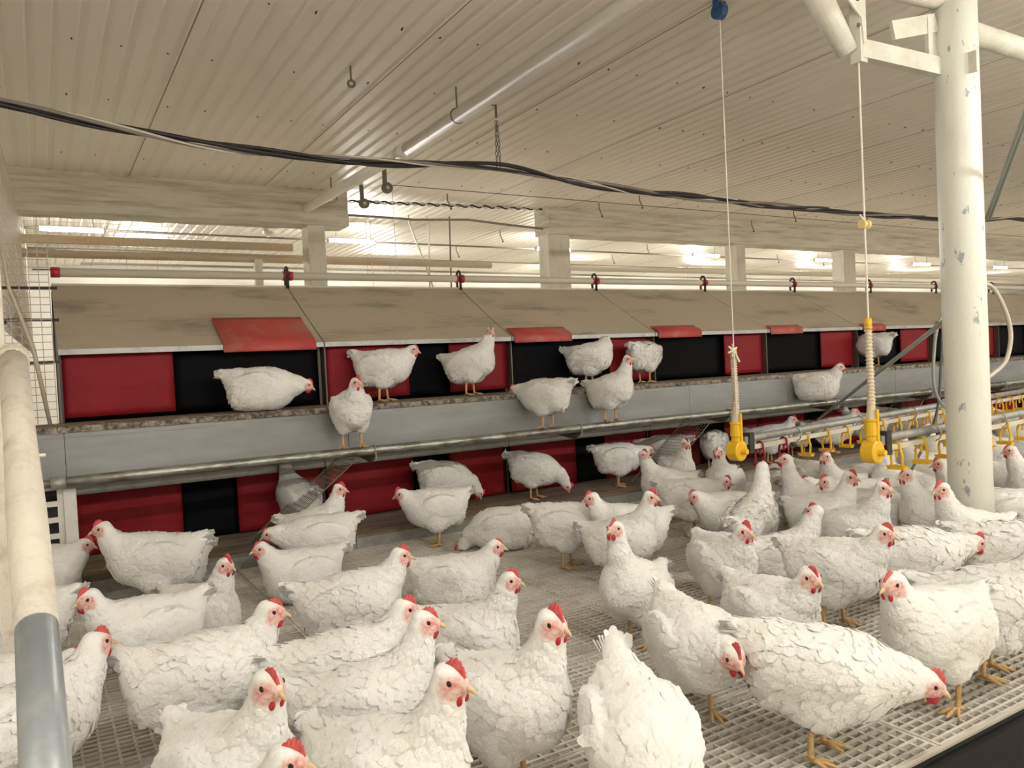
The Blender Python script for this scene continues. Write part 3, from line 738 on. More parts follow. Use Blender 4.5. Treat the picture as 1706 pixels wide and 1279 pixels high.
cord('hose', smooth_pts(hp), .010, 'grey-green hose curving down left of the white post', 'hose', 'green_hose')
hp = [on_y(*p_, 2.95) for p_ in ((1572, 520), (1568, 600), (1562, 680), (1545, 730), (1515, 790))]
cord('hose', smooth_pts(hp), .009, 'dark hose dropping behind the white post to the floor', 'hose', 'dark_hose')
hp = [on_y(*p_, 2.5) for p_ in ((1630, 468), (1655, 480), (1676, 520), (1684, 560), (1676, 600), (1655, 622), (1635, 634))]
cord('hose', smooth_pts(hp), .013, 'pale hose looping out to the right of the white post', 'hose', 'cable_cream')
pa, pb = on_y(1644, 362, 2.17), on_y(1712, 175, 1.75)
pb = pa + (pb - pa) * (CEIL + .01 - pa[2]) / (pb[2] - pa[2])
t = thing('twin_tubes', 'pair of slanting grey tubes right of the white post', 'tube', (0, 0, 0))
MB().tube([tuple(pa), tuple(pb)], .010, 8).build('tube', 'green_hose', t, smooth=True); MB().tube([tuple(pa + np.array([.03, 0, 0])), tuple(pb + np.array([.035, 0, 0]))], .010, 8).build('tube', 'green_hose', t, smooth=True)
pa, pb = on_y(1350, 708, 5.44), on_y(1583, 527, 2.27)
MB().tube([tuple(pa), tuple(pb)], .013, 8).build('slanting_pipe', 'green_hose', label='slim slanting grey-green pipe rising to the white post', cat='pipe', smooth=True)

# ================================================================== LEFT EDGE: handrail, fence, nets
t = thing('handrail', 'slanting grey and cream handrail pipe close to the viewer at the left edge', 'handrail', (-.03, 0, 0))
P0, P1, P2, P3 = Vector((.014, .9, .635)), Vector((.008, 1.275, .815)), Vector((-.019, 2.135, 1.215)), Vector((-.02, 2.15, 1.222))
MB().tube([P0, P0.lerp(P1, .5), P1], .027, 20).build('steel_length', 'handrail_steel', t, smooth=True)
MB().tube([P1, P1.lerp(P2, .3), P1.lerp(P2, .6), P2], [.028, .030, .028, .030], 20).build('painted_length', 'handrail_paint', t, smooth=True)
b = MB().tube([P2 + Vector((0, -.01, -.01)), P2 + Vector((0, .02, .012))], .033, 16); b.build('coupling', 'handrail_paint', t, smooth=True)
MB().tube(smooth_pts([tuple(on_y(*p_, 1.98) - np.array([-.03, 0, 0])) for p_ in ((30, 690), (38, 712), (50, 742), (60, 757), (76, 758))]), .004, 6).build('wire_end', 'cord', t, smooth=True)
t = thing('corner_post', 'pale upright post at the left edge above the handrail', 'post', (-.118, 3.0, FLOOR))
MB().bar((0, 0, 0), (0, 0, CEIL - FLOOR), .06, .06, up=(0, 1, 0)).build('shaft', 'handrail_paint', t)
MB().box((-.05, -.05, 1.66), (.05, .05, 1.72)).build('band', 'iron', t)

# white perforated panel standing at the left of the lower step
t = thing('grid_panel', 'white plastic grid panel standing upright behind the handrail', 'panel', (-.35, 4.80, 0))
b = MB(); n_, m_ = 5, 7
for i in range(n_ + 1):
    b.box((.41 * i / n_ - .014, -.006, 0), (.41 * i / n_ + .014, .006, .628))
for j in range(m_ + 1):
    b.box((-.008, -.0055, .60 * j / m_), (.418, .0055, .60 * j / m_ + .028))
b.build('grid', 'white_plastic', t)
MB().box((.425, -.02, 0), (.485, .02, .60)).build('side_post', 'white_plastic', t)

t = thing('wire_fence', 'rusty welded wire fence panel left of the nest row', 'fence', (-.62, 5.32, .93))
wire_grid('wire_mesh', (0, 0, 0), (.70, 0, 0), (0, 0, 1.05), 14, 24, .0030, 'wire', t)
for zz_, m2 in ((.80, 'dark_metal'), (.62, 'dark_metal'), (.36, 'iron')):
    MB().tube([(.1, .03, zz_), (.74, .03, zz_ + random.uniform(-.01, .01))], .009, 6).build('cross_rod', m2, t)
MB().tube([(.0, -.02, .48), (.48, -.04, .60)], .011, 6).build('diagonal_rod', 'dark_metal', t)
MB().tube([(.46, -.01, 1.2), (.50, -.01, .8), (.60, -.01, .45), (.66, -.01, 0)], [.008, .010, .012, .011], 8).build('rolled_edge', 'net', t, smooth=True)
t = thing('wire_net', 'fine cream wire netting hanging from the left beam to the nests', 'netting', (-.16, 5.6, 1.5))
wire_grid('wire_mesh', (0, 0, .0), (.12, 4.2, 0), (0, 0, 1.3), 70, 24, .0020, 'net', t)
t = thing('wire_net', 'fine wire netting hanging below the left beam in front of the tube light', 'netting', (-.4, 8.35, 2.40))
wire_grid('wire_mesh', (0, 0, 0), (1.95, 0, 0), (0, 0, .38), 36, 7, .0022, 'net', t)

# ================================================================== HENS
def ell(P, c, r, pitch=0.0, yaw=0.0):
    q = P - np.array(c)
    if pitch:
        s, c_ = math.sin(pitch), math.cos(pitch); q = np.stack([q[:, 0] * c_ + q[:, 2] * s, q[:, 1], -q[:, 0] * s + q[:, 2] * c_], 1)
    if yaw:
        s, c_ = math.sin(yaw), math.cos(yaw); q = np.stack([q[:, 0] * c_ + q[:, 1] * s, -q[:, 0] * s + q[:, 1] * c_, q[:, 2]], 1)
    r = np.array(r); k0 = np.sqrt(((q / r)**2).sum(1)); k1 = np.sqrt(((q / r**2)**2).sum(1)) + 1e-9
    return k0 * (k0 - 1) / k1


def rcone(P, a, b, ra, rb):
    a, b = np.array(a, float), np.array(b, float); ab = b - a
    t = np.clip((P - a) @ ab / (ab @ ab), 0, 1)
    return np.sqrt(((P - a - t[:, None] * ab)**2).sum(1)) - (ra + t * (rb - ra))


def smin(a, b, k):
    h = np.clip(.5 + .5 * (b - a) / k, 0, 1); return b * (1 - h) + a * h - k * h * (1 - h)


HIP = np.array([0, 0, .24])
POSES = {   # body pitch, neck base radius, neck points (after pitching), head centre, head pitch
    'U': (.24, [(.095, 0, .305, .070), (.135, 0, .375, .050), (.155, 0, .430, .037)], (.170, 0, .468), -.10),
    'T': (.34, [(.085, 0, .330, .066), (.118, 0, .410, .046), (.130, 0, .475, .034)], (.143, 0, .515), .10),
    'M': (.14, [(.110, 0, .285, .072), (.160, 0, .335, .053), (.185, 0, .378, .039)], (.203, 0, .408), -.12),
    'L': (.04, [(.120, 0, .270, .074), (.165, 0, .300, .056), (.190, 0, .325, .043)], (.212, 0, .345), -.25),
    'F': (-.02, [(.125, 0, .255, .074), (.185, 0, .270, .055), (.225, 0, .280, .042)], (.258, 0, .285), -.30),
    'G': (-.06, [(.128, 0, .245, .076), (.190, 0, .245, .057), (.230, 0, .243, .044)], (.262, 0, .238), -.40),
    'P': (-.16, [(.130, 0, .215, .072), (.195, 0, .190, .052), (.230, 0, .145, .039)], (.250, 0, .105), -1.15),
    'B': (.10, [(.105, 0, .290, .072), (.125, .03, .335, .055), (.115, .06, .365, .042)], (.100, .075, .375), -.5),
}
HENS = {}


def hen_parts(pose, hy, sit, tail=0.0, fluff=1.0):
    """meshes of one hen in a pose: hy = head turn in degrees, sit = lying on its belly"""
    key = (pose, hy, sit, tail)
    if key in HENS: return HENS[key]
    pitch, neck, hc, hp = POSES[pose]
    lr = np.random.default_rng(abs(hash((pose, int(hy), bool(sit)))) % 1000 if False else (ord(pose) * 31 + int(hy) * 7 + int(sit) * 3 + int(tail * 10)) % 9973)
    if sit: pitch *= .35
    dz = -.098 if sit else 0.0
    cp, sp = math.cos(pitch), math.sin(pitch)

    def B(c):
        q = np.array(c, float) - HIP
        return np.array([q[0] * cp - q[2] * sp, q[1], q[0] * sp + q[2] * cp]) + HIP + np.array([0, 0, dz])
    sh = np.array([0, 0, dz])
    nk = [(np.array(n[:3]) + sh, n[3]) for n in neck]; hcen = np.array(hc) + sh
    if sit and pose in ('U', 'M'): hcen = hcen + np.array([0, 0, -.01])
    yaw = math.radians(hy)
    hf = np.array([math.cos(hp) * math.cos(yaw), math.cos(hp) * math.sin(yaw), math.sin(hp)])
    hs = np.array([-math.sin(yaw), math.cos(yaw), 0]); hu = np.cross(hf, hs)
    ta = .42 + tail + pitch * .3
    tr = B((-.145, 0, .295)); tt = tr + np.array([-math.cos(ta), 0, math.sin(ta)]) * .088

    def body_sdf(P):
        d = ell(P, B((-.005, 0, .250)), (.168, .112, .112), pitch)
        d = smin(d, ell(P, B((.080, 0, .232)), (.100, .103, .108), pitch + .3), .05)
        d = smin(d, ell(P, B((-.115, 0, .262)), (.085, .082, .072), pitch), .05)
        d = smin(d, ell(P, B((-.100, 0, .195)), (.084, .092, .082), pitch), .05)
        if not sit:
            for s in (-1, 1): d = smin(d, ell(P, B((.0, s * .052, .165)), (.074, .052, .074), pitch), .035)
        else:
            d = smin(d, ell(P, (-.005, 0, .085), (.160, .124, .088)), .05)
        d = smin(d, rcone(P, tr, tt, .060, .027), .045)
        for s in (-1, 1):
            d = smin(d, ell(P, B((-.030, s * .097, .262)), (.128, .026, .070), pitch + .10, s * .08), .010)
        return d

    def neck_sdf(P):
        d = None
        pts_ = nk + [(hcen - hf * .008, .031)]
        for (a, ra), (b, rb) in zip(pts_[:-1], pts_[1:]):
            q = rcone(P, a, b, ra, rb); d = q if d is None else smin(d, q, .02)
        return d

    def head_sdf(P):
        L = np.stack([(P - hcen) @ hf, (P - hcen) @ hs, (P - hcen) @ hu], 1)
        d = ell(L, (0, 0, 0), (.036, .026, .030))
        d = smin(d, ell(L, (.020, 0, -.004), (.024, .017, .020)), .012)
        for s in (-1, 1): d = smin(d, ell(L, (.006, s * .016, -.012), (.018, .010, .014)), .01)
        return d

    def sdf(P):
        d = smin(body_sdf(P), neck_sdf(P), .05); d = smin(d, head_sdf(P), .016)
        if sit: d = -smin(-d, P[:, 2] - .004 + 0 * d, .01) if False else np.maximum(d, .003 - P[:, 2])
        return d

    h = .0085
    lo = np.array([-.31, -.175, -.012]); hi = np.array([.335, .175, .60 if pose == 'T' else .54])
    dims = np.ceil((hi - lo) / h).astype(int)
    ax = [lo[i] + h * np.arange(dims[i]) for i in range(3)]
    G = np.stack(np.meshgrid(*ax, indexing='ij'), -1).reshape(-1, 3)
    V = sdf(G).reshape(dims)
    nx, ny, nz = dims
    inside = V < 0
    corners = [(i, j, k) for i in (0, 1) for j in (0, 1) for k in (0, 1)]
    cs = sum(inside[i:nx - 1 + i, j:ny - 1 + j, k:nz - 1 + k].astype(int) for i, j, k in corners)
    act = (cs > 0) & (cs < 8)
    ids = -np.ones(act.shape, int); ids[act] = np.arange(act.sum()); cell = np.argwhere(act)
    acc = np.zeros((len(cell), 3)); cnt = np.zeros(len(cell))
    for a_ in corners:
        for b_ in corners:
            if sum(b_) - sum(a_) == 1 and all(y >= x for x, y in zip(a_, b_)):
                va = V[cell[:, 0] + a_[0], cell[:, 1] + a_[1], cell[:, 2] + a_[2]]; vb = V[cell[:, 0] + b_[0], cell[:, 1] + b_[1], cell[:, 2] + b_[2]]
                m = (va < 0) != (vb < 0); t = np.where(m, va / (va - vb + 1e-12), 0)[:, None]
                acc += np.where(m[:, None], np.array(a_) + t * (np.array(b_) - np.array(a_)), 0); cnt += m
    P = lo + (cell + acc / cnt[:, None]) * h
    quads = []
    for axis in range(3):
        sl0 = [slice(None)] * 3; sl1 = [slice(None)] * 3; sl0[axis] = slice(0, -1); sl1[axis] = slice(1, None)
        a_, b_ = inside[tuple(sl0)], inside[tuple(sl1)]
        E_ = np.argwhere(a_ != b_); flip = a_[tuple(E_.T)]
        u, v = (axis + 1) % 3, (axis + 2) % 3
        ok = (E_[:, u] > 0) & (E_[:, v] > 0) & (E_[:, u] < dims[u] - 1) & (E_[:, v] < dims[v] - 1); E_ = E_[ok]; flip = flip[ok]
        def idx(du, dv):
            c = E_.copy(); c[:, u] -= du; c[:, v] -= dv; return ids[c[:, 0], c[:, 1], c[:, 2]]
        q = np.stack([idx(1, 1), idx(0, 1), idx(0, 0), idx(1, 0)], 1)
        q[~flip] = q[~flip][:, ::-1]; quads.append(q)
    quads = np.concatenate(quads)

    def grad(P):
        e = .002; g = np.stack([sdf(P + np.eye(3)[i] * e) - sdf(P - np.eye(3)[i] * e) for i in range(3)], 1)
        return g / (np.linalg.norm(g, axis=1, keepdims=True) + 1e-9)
    for _ in range(2): P = P - np.clip(sdf(P), -.004, .004)[:, None] * grad(P)
    N = grad(P)
    # bare pink face
    L = np.stack([(P - hcen) @ hf, (P - hcen) @ hs, (P - hcen) @ hu], 1)
    sst = lambda a, b, x: np.clip((x - a) / (b - a), 0, 1)**2 * (3 - 2 * np.clip((x - a) / (b - a), 0, 1))
    rr_ = np.sqrt((L[:, 0] - .019)**2 + ((L[:, 2] + .004) * 1.1)**2) + .003 * np.sin(L[:, 0] * 420) * np.sin(L[:, 2] * 380 + 1)
    skin = (1 - sst(.020, .034, rr_)) * (1 - sst(.046, .056, np.linalg.norm(L, axis=1)))
    # soft lumpiness of the plumage
    lump = .0028 * np.sin(P[:, 0] * 78 + 3 * np.sin(P[:, 2] * 40)) * np.sin(P[:, 2] * 66 + P[:, 1] * 40 + 1) * (1 - skin)
    P = P + N * lump[:, None] * np.clip((.055 - 0) / .055, 0, 1)
    me = bpy.data.meshes.new('hen_body'); me.from_pydata(P.tolist(), [], quads.tolist())
    me.polygons.foreach_set('use_smooth', np.ones(len(quads), bool))
    at = me.attributes.new('skin', 'FLOAT', 'POINT'); at.data.foreach_set('value', skin.astype(np.float32))
    me.materials.append(MATS['feather']); me.update()
    # ---- plumage: overlapping contour feathers laid along the flow of the body
    tri_a = np.linalg.norm(np.cross(P[quads[:, 2]] - P[quads[:, 0]], P[quads[:, 3]] - P[quads[:, 1]]), axis=1) / 2
    cen = P[quads].mean(1); nn = N[quads].mean(1); nn /= np.linalg.norm(nn, axis=1, keepdims=True)
    sk = skin[quads].mean(1); dn = neck_sdf(cen); db = body_sdf(cen); dh = head_sdf(cen)
    wn = np.clip(.5 + (db - np.minimum(dn, dh)) / .05, 0, 1)
    dens = tri_a * (1 + 1.6 * wn) * (sk < .12) * (dh > .012) * np.where(cen[:, 2] < .012, 0, 1)
    NF = 900
    pick = lr.choice(len(quads), NF, p=dens / dens.sum())
    p0 = cen[pick] + lr.normal(0, .0025, (NF, 3)); n0 = nn[pick]; w0 = wn[pick][:, None]
    ndir = nk[0][0] - (hcen if pose != 'B' else nk[2][0]); ndir = ndir / np.linalg.norm(ndir)
    bdir = np.stack([-np.ones(NF), np.zeros(NF), -.30 - 1.0 * np.clip((B((0, 0, .23))[2] - p0[:, 2]) / .08, 0, 1)], 1)
    dirn = bdir * (1 - w0) + ndir * 1.2 * w0 + lr.normal(0, .16, (NF, 3))
    dirn -= n0 * (dirn * n0).sum(1, keepdims=True); dirn /= np.linalg.norm(dirn, axis=1, keepdims=True) + 1e-9
    side = np.cross(n0, dirn)
    wing = np.clip(1 - np.abs(p0[:, 2] - B((-.03, 0, .262))[2]) / .07, 0, 1) * (np.abs(p0[:, 1]) > .06)
    rear = np.clip((-.04 - p0[:, 0]) / .12, 0, 1) * np.clip((B((-.1, 0, .25))[2] - p0[:, 2]) / .08 + .2, 0, 1)
    ln = .036 + .014 * lr.random(NF) + .010 * wing; wd = .0125 + .004 * lr.random(NF)
    ln = ln * (1 - .5 * wn[pick]); wd = wd * (1 - .45 * wn[pick])
    lift = .0020 + .0034 * lr.random(NF) + .010 * rear * lr.random(NF)
    lift *= (1 - .55 * wn[pick])
    rows = [(0, .45, -.0030), (.35, .95, .0012), (.72, .90, .45), (1.0, .28, 1.0)]
    vs = []
    for u, wv, lf in rows:
        lz = np.where(lf < .1, lf, lift * lf + .001) if isinstance(lf, float) and lf >= .1 else np.full(NF, lf)
        c = p0 + dirn * (u * ln)[:, None] + n0 * lz[:, None]
        for s_, ex in ((-1, -.0008), (0, .0006), (1, -.0008)):
            q_ = c + side * (s_ * wv * wd)[:, None]
            for _ in range(2): q_ = q_ - n0 * np.clip((sdf(q_) - lz - ex), -.02, .02)[:, None]     # hug the body
            vs.append(q_)
    vs = np.stack(vs, 1).reshape(-1, 3)
    fq = np.array([(r * 3 + c, r * 3 + c + 1, r * 3 + c + 4, r * 3 + c + 3) for r in range(3) for c in range(2)])
    fq = (fq[None] + (np.arange(NF) * 12)[:, None, None]).reshape(-1, 4)
    if sit: vs[:, 2] = np.maximum(vs[:, 2], .003)
    pm_ = bpy.data.meshes.new('hen_plumage'); pm_.from_pydata(vs.tolist(), [], fq.tolist())
    pm_.polygons.foreach_set('use_smooth', np.ones(len(fq), bool)); pm_.materials.append(MATS['feather']); pm_.update()
    # ---- tail: a fan of broad feathers
    tb = MB(); td = (tt - tr) / np.linalg.norm(tt - tr)
    for k in range(11):
        lay = (k - 5) / 5; a = lay * .55; sgn = 1 if k % 2 else -1
        up_ = np.array([-td[2], 0, td[0]]) * -1
        dirk = td * math.cos(a * .7) + up_ * (-.22 + .40 * (1 - abs(lay))) * .55 + np.array([0, lay * .26, 0]); dirk /= np.linalg.norm(dirk)
        sidek = np.cross(dirk, np.array([0, 0, 1])); sidek /= np.linalg.norm(sidek); sidek = sidek * .75 + np.array([0, 0, .66]) * (1 if lay >= 0 else -1); sidek /= np.linalg.norm(sidek)
        base = tr + (tt - tr) * .55 + np.array([0, lay * .022, 0]); Lk = .074 + .016 * (1 - abs(lay)) + lr.uniform(-.008, .008); q = []
        for u, w_ in ((0, .6), (.3, .95), (.6, 1.1), (.85, 1.0), (1, .45)):
            c = base + dirk * (u * Lk) + np.array([0, 0, -.012 * u * u])
            q += [c - sidek * (.017 * w_), c + np.array([0, lay * .003, .003]), c + sidek * (.017 * w_)]
        tb.add(q, [(r * 3 + c, r * 3 + c + 1, r * 3 + c + 4, r * 3 + c + 3) for r in range(4) for c in range(2)])
    tm = tb.mesh('hen_tail', 'feather', True)
    # ---- head furniture in head coordinates
    def HW(q): return tuple(hcen + hf * q[0] + hs * q[1] + hu * q[2])
    bk = MB(); rg = []
    for xx, ry, rz, zc in ((.024, .011, .0115, -.003), (.036, .0085, .0095, -.003), (.047, .006, .007, -.005), (.056, .0032, .0042, -.009), (.061, .001, .0015, -.0135)):
        rg += [HW((xx, ry * math.cos(2 * PI * k / 10), zc + rz * math.sin(2 * PI * k / 10))) for k in range(10)]
    bk.add(rg, [(i * 10 + k, i * 10 + (k + 1) % 10, (i + 1) * 10 + (k + 1) % 10, (i + 1) * 10 + k) for i in range(4) for k in range(10)] + [tuple(40 + k for k in range(10))])
    bmesh_ = bk.mesh('hen_beak', 'beak', True)
    # comb: a lobed blade, in three sizes
    cms = []
    for big in (.62, .85, 1.08):
        cb = MB(); n = 31; prof, mid = [], []
        for k in range(n):
            u = k / (n - 1); x_ = .035 - .054 * u
            zb = .031 * math.sqrt(max(0, 1 - (x_ / .043)**2)) - .003 if x_ < .03 else .012 + (.035 - x_) * .9
            hgt = .025 * big * (math.sin(PI * min(1, u * .93 + .05))**.7) * (.70 + .30 * abs(math.sin(PI * 5 * u))**.7)
            prof.append((x_ + .004 * u, zb + hgt)); mid.append((x_, zb + hgt * .35))
        vv = []
        for s in (1, -1):
            vv += [HW((x_, s * .0012 + .0025 * math.sin(x_ * 90), z_)) for x_, z_ in prof]; vv += [HW((x_, s * .0046 + .001 * math.sin(x_ * 90), z_)) for x_, z_ in mid]
        vv += [HW((x_, s * .0052, z_ - .014)) for s in (1, -1) for x_, z_ in mid]
        ff = []
        for k in range(n - 1):
            ff += [(k, k + 1, n + k + 1, n + k), (2 * n + k + 1, 2 * n + k, 3 * n + k, 3 * n + k + 1), (k + 1, k, 2 * n + k, 2 * n + k + 1),
                   (n + k, n + k + 1, 4 * n + k + 1, 4 * n + k), (3 * n + k + 1, 3 * n + k, 5 * n + k, 5 * n + k + 1)]
        for e in (0, n - 1): ff.append((e, n + e, 4 * n + e, 5 * n + e, 3 * n + e, 2 * n + e))
        cms.append(cb.add(vv, ff).mesh('hen_comb', 'comb', True))
    wm = []
    for s in (-1, 1):
        w_ = MB().ball((0, 0, 0), (.0150, .0080, .0160), 10, 8)
        w_.v = [HW((.022 + x_ * (1 - z_ * 9), s * .0115 + y_, -.0275 + z_)) for x_, y_, z_ in w_.v]; wm.append(w_.mesh('hen_wattle', 'wattle', True))
    em = []
    for s in (-1, 1):
        yy_ = np.arange(.012, .045, .0005); dd = sdf(np.array([HW((.0135, s * q_, .006)) for q_ in yy_])); ey = yy_[int(np.argmax(dd > 0))]
        e_ = MB().ball((0, 0, 0), .0063, 12, 8); e_.v = [HW((.0135 + x_, s * (ey - .0012) + y_ * .6, .006 + z_)) for x_, y_, z_ in e_.v]; em.append(e_.mesh('hen_eye', 'eye', True))
    lm = []
    if not sit:
        for s in (-1, 1):
            g_ = MB(); fx = -.012 + .012 * s; y_ = s * .055
            g_.tube([(-.002, s * .050, .135), (fx * .6 - .010, y_, .085), (fx - .004, y_, .03), (fx, y_, .012)], [.013, .0092, .0078, .0095], 8)
            for an, ln_ in ((.0, .068), (.52, .056), (-.52, .056), (2.75, .030)):
                an = an * (1 if an > 2 else 1) + s * .10; dx, dy = math.cos(an), math.sin(an)
                g_.tube([(fx, y_, .014), (fx + dx * ln_ * .35, y_ + dy * ln_ * .35, .013), (fx + dx * ln_ * .75, y_ + dy * ln_ * .75, .008), (fx + dx * ln_, y_ + dy * ln_, .004)], [.0085, .0065, .0058, .0022], 6)
            lm.append(g_.mesh('hen_leg', 'shank', True))
    HENS[key] = dict(body=me, plumage=pm_, tail=tm, beak=bmesh_, comb=cms, wattle=wm, eye=em, leg=lm, head=hcen)
    return HENS[key]


def hen(mode, px, py, phi, pose, label, hy=0, sit=False, z0=0.0, scale=1.0, tail=0.0, group='white hens on the slatted floor', ty=None, comb=None):
    """mode 'e': (px, py) is the eye; 'b': the middle of the body; 'f': the feet. phi: 0 faces right in the photo, 90 away, 180 left, 270 the viewer."""
    H_ = hen_parts(pose, hy, sit, tail)
    yaw = math.radians(phi + view_yaw(px)); c, s = math.cos(yaw), math.sin(yaw)
    hx, hyy, hz = H_['head'] * scale
    if mode == 'e':
        q = on_z(px, py, z0 + hz + .004); x, y = q[0] - (hx * c - hyy * s), q[1] - (hx * s + hyy * c)
    elif mode == 'b':
        q = on_z(px, py, z0 + (.13 if sit else .235) * scale); x, y = q[0], q[1]
    else:
        q = on_z(px, py, z0); x, y = q[0], q[1]
    if ty is not None:                    # keep to a given line (ledge, step, rail)
        x, y = on_y(px, py, ty)[0] - (hx * c - hyy * s if mode == 'e' else 0), ty
    PLACED.append(dict(x=x, y=y, z=z0, yaw=yaw, sc=scale, H=H_, label=label, group=group, comb=random.choice((0, 1, 1, 2)) if comb is None else comb, fix=ty is not None, px=px, py=py))


PLACED = []


def settle_hens():
    """push hens that would overlap apart along the floor, then build them"""
    seg = (-.125, -.02, .085)
    for it in range(60):
        moved = 0
        for i, a in enumerate(PLACED):
            for b in PLACED[i + 1:]:
                if abs(a['z'] - b['z']) > .2: continue
                for u in seg:
                    for v in seg:
                        dx = b['x'] + v * math.cos(b['yaw']) - a['x'] - u * math.cos(a['yaw']); dy = b['y'] + v * math.sin(b['yaw']) - a['y'] - u * math.sin(a['yaw'])
                        d_ = math.hypot(dx, dy); R_ = .103 * (a['sc'] + b['sc'])
                        if d_ < R_:
                            p_ = (R_ - d_) * .3 + .0005; dx, dy = (dx / d_, dy / d_) if d_ > 1e-5 else (1, 0); moved += 1
                            if not a['fix']: a['x'] -= dx * p_; a['y'] -= dy * p_
                            if not b['fix']: b['x'] += dx * p_; b['y'] += dy * p_
                            if a['fix'] and b['fix']: a['x'] -= dx * p_; b['x'] += dx * p_
        for a in PLACED:
            if a['fix']: continue
            for u in seg:
                dx, dy = a['x'] + u * math.cos(a['yaw']) - PX, a['y'] + u * math.sin(a['yaw']) - PYY; d_ = math.hypot(dx, dy)
                if d_ < PR + .11: a['x'] += dx / d_ * (PR + .11 - d_); a['y'] += dy / d_ * (PR + .11 - d_)
            if a['z'] < .01: a['y'] = min(max(a['y'], 1.42), 4.66)
        if not moved: break
    for a in PLACED:
        H_ = a['H']
        t = thing('hen', a['label'], 'hen', (a['x'], a['y'], a['z']), (0, 0, a['yaw']), group=a['group'])
        t.scale = (a['sc'],) * 3
        put('body', H_['body'], t)
        put('plumage', H_['plumage'], t, kind='stuff'); put('tail', H_['tail'], t)
        put('beak', H_['beak'], t); put('comb', H_['comb'][a['comb']], t)
        for m_ in H_['wattle']: put('wattle', m_, t)
        for m_ in H_['eye']: put('eye', m_, t)
        for m_ in H_['leg']: put('leg', m_, t)


ST, LZ = .092, .929
FG, LG, RG, SG = 'white hens on the slatted floor', 'white hens on the upper ledge', 'white hens on the perch rail', 'white hens on the lower step'
# ---- foreground, left to right
hen('e', 478, 1266, 345, 'M', 'white hen cut off by the bottom edge, only head and red comb in view')
hen('e', 463, 1137, 306, 'U', 'white hen turned towards the viewer with a narrow red comb, near the bottom left', scale=1.02)
hen('e', 735, 1132, 325, 'U', 'large white hen in the front row looking right, wattles spread, bottom centre', scale=1.05)
hen('e', 912, 1037, 318, 'U', 'large white hen at the centre front, tall red comb, open slats to its right', scale=1.06, comb=2)
hen('e', 716, 1032, 350, 'U', 'white hen with a long raised neck looking right, second row at the centre')
hen('e', 650, 1014, 0, 'M', 'white hen with bright crimson face and wattle behind the long-necked one')
hen('e', 850, 965, 340, 'U', 'white hen lying right behind the large centre hen, looking right', sit=True)
hen('e', 826, 909, 350, 'M', 'white hen resting on the slats farthest back of the centre cluster, looking right', sit=True)
hen('e', 668, 924, 0, 'M', 'white hen with pale red comb looking right, left of the resting centre hen')
hen('e', 476, 1016, 352, 'M', 'white hen in profile with a spread fan tail at its left, looking right', tail=.15, scale=1.05)
hen('e', 376, 940, 312, 'U', 'round white hen with a ragged bright comb, breast to the viewer', sit=True, comb=2)
hen('e', 147, 996, 205, 'M', 'white hen just right of the handrail looking left, tail raised to the right', tail=.1)
hen('e', 128, 1096, 330, 'L', 'white hen hugging the handrail with its head drawn in, looking right')
hen('e', 170, 880, 182, 'M', 'big white hen with a floppy large red comb looking left, tail to the right', scale=1.08)
hen('e', 142, 906, 350, 'L', 'white hen at the left facing the one with the floppy comb')
hen('b', 225, 868, 178, 'F', 'white hen hunched in front of the lower left red curtain, back only', sit=True)
hen('b', 22, 1035, 170, 'L', 'white hen mostly hidden behind the upper part of the handrail')
hen('b', 38, 1215, 20, 'M', 'white hen mostly hidden behind the lower part of the handrail')
hen('e', 434, 913, 200, 'M', 'white hen with a small pink comb looking left, below the left wire ramp', sit=True, comb=0)
hen('b', 530, 895, 186, 'F', 'white hen with its tail up to the right, below the left wire ramp')
hen('e', 566, 814, 335, 'U', 'upright white hen with a small head just right of the left wire ramp')
hen('e', 668, 822, 190, 'L', 'white hen striding left on the slats in front of the step', scale=1.02)
hen('b', 835, 880, 172, 'P', 'white hen crouching with its head hidden, tail right, beside the step', sit=True)
hen('b', 950, 875, 350, 'F', 'white hen half hidden at the left of the group under the middle ramp')
hen('e', 967, 834, 192, 'M', 'white hen looking left with orange beak, left of the middle group')
hen('e', 1098, 822, 340, 'U', 'tall white hen looking right, long neck, fluffy tail at its left, in the middle', scale=.97)
hen('e', 1024, 880, 238, 'T', 'white hen standing alone on open slats looking left, soiled breast', comb=1, scale=.95)
hen('e', 1072, 757, 205, 'U', 'white hen looking back to the right in front of the middle ramp', hy=120)
hen('e', 1143, 738, 300, 'U', 'white hen with its head high right in front of the middle wire ramp')
hen('e', 1208, 801, 350, 'L', 'dusky-faced white hen with head low, left of the far yellow regulator')
hen('e', 1196, 752, 255, 'U', 'white hen standing next to the far yellow regulator, facing the viewer')
hen('e', 1160, 829, 195, 'L', 'white hen looking left with its tail towards the drinker, middle of the floor')
hen('e', 1240, 884, 300, 'M', 'white hen facing the viewer on both yellow legs, head turned right, mid right', hy=20)
hen('e', 1268, 775, 62, 'T', 'white hen seen from behind stretching its neck to the red cup')
hen('b', 1296, 815, 95, 'L', 'white hen seen from behind under the drinker line, pear shaped back')
hen('e', 1330, 800, 192, 'M', 'white hen looking left below the drinker line, second row behind')
hen('e', 1338, 765, 198, 'T', 'white hen drinking from the second dark red cup')
hen('e', 1392, 757, 235, 'U', 'white hen with a blurred dark face between the two yellow regulators')
hen('e', 1425, 738, 200, 'T', 'white hen reaching up to a yellow cup left of the near regulator')
hen('e', 1446, 790, 330, 'U', 'white hen just below the near yellow regulator, head half hidden')
hen('e', 1474, 809, 328, 'U', 'white hen with a full red comb and wattle in front of the near regulator')
hen('e', 1500, 789, 222, 'U', 'white hen looking left at the first yellow cup of the near line')
hen('e', 1566, 772, 195, 'U', 'white hen peeping out left of the white post, upper of two heads')
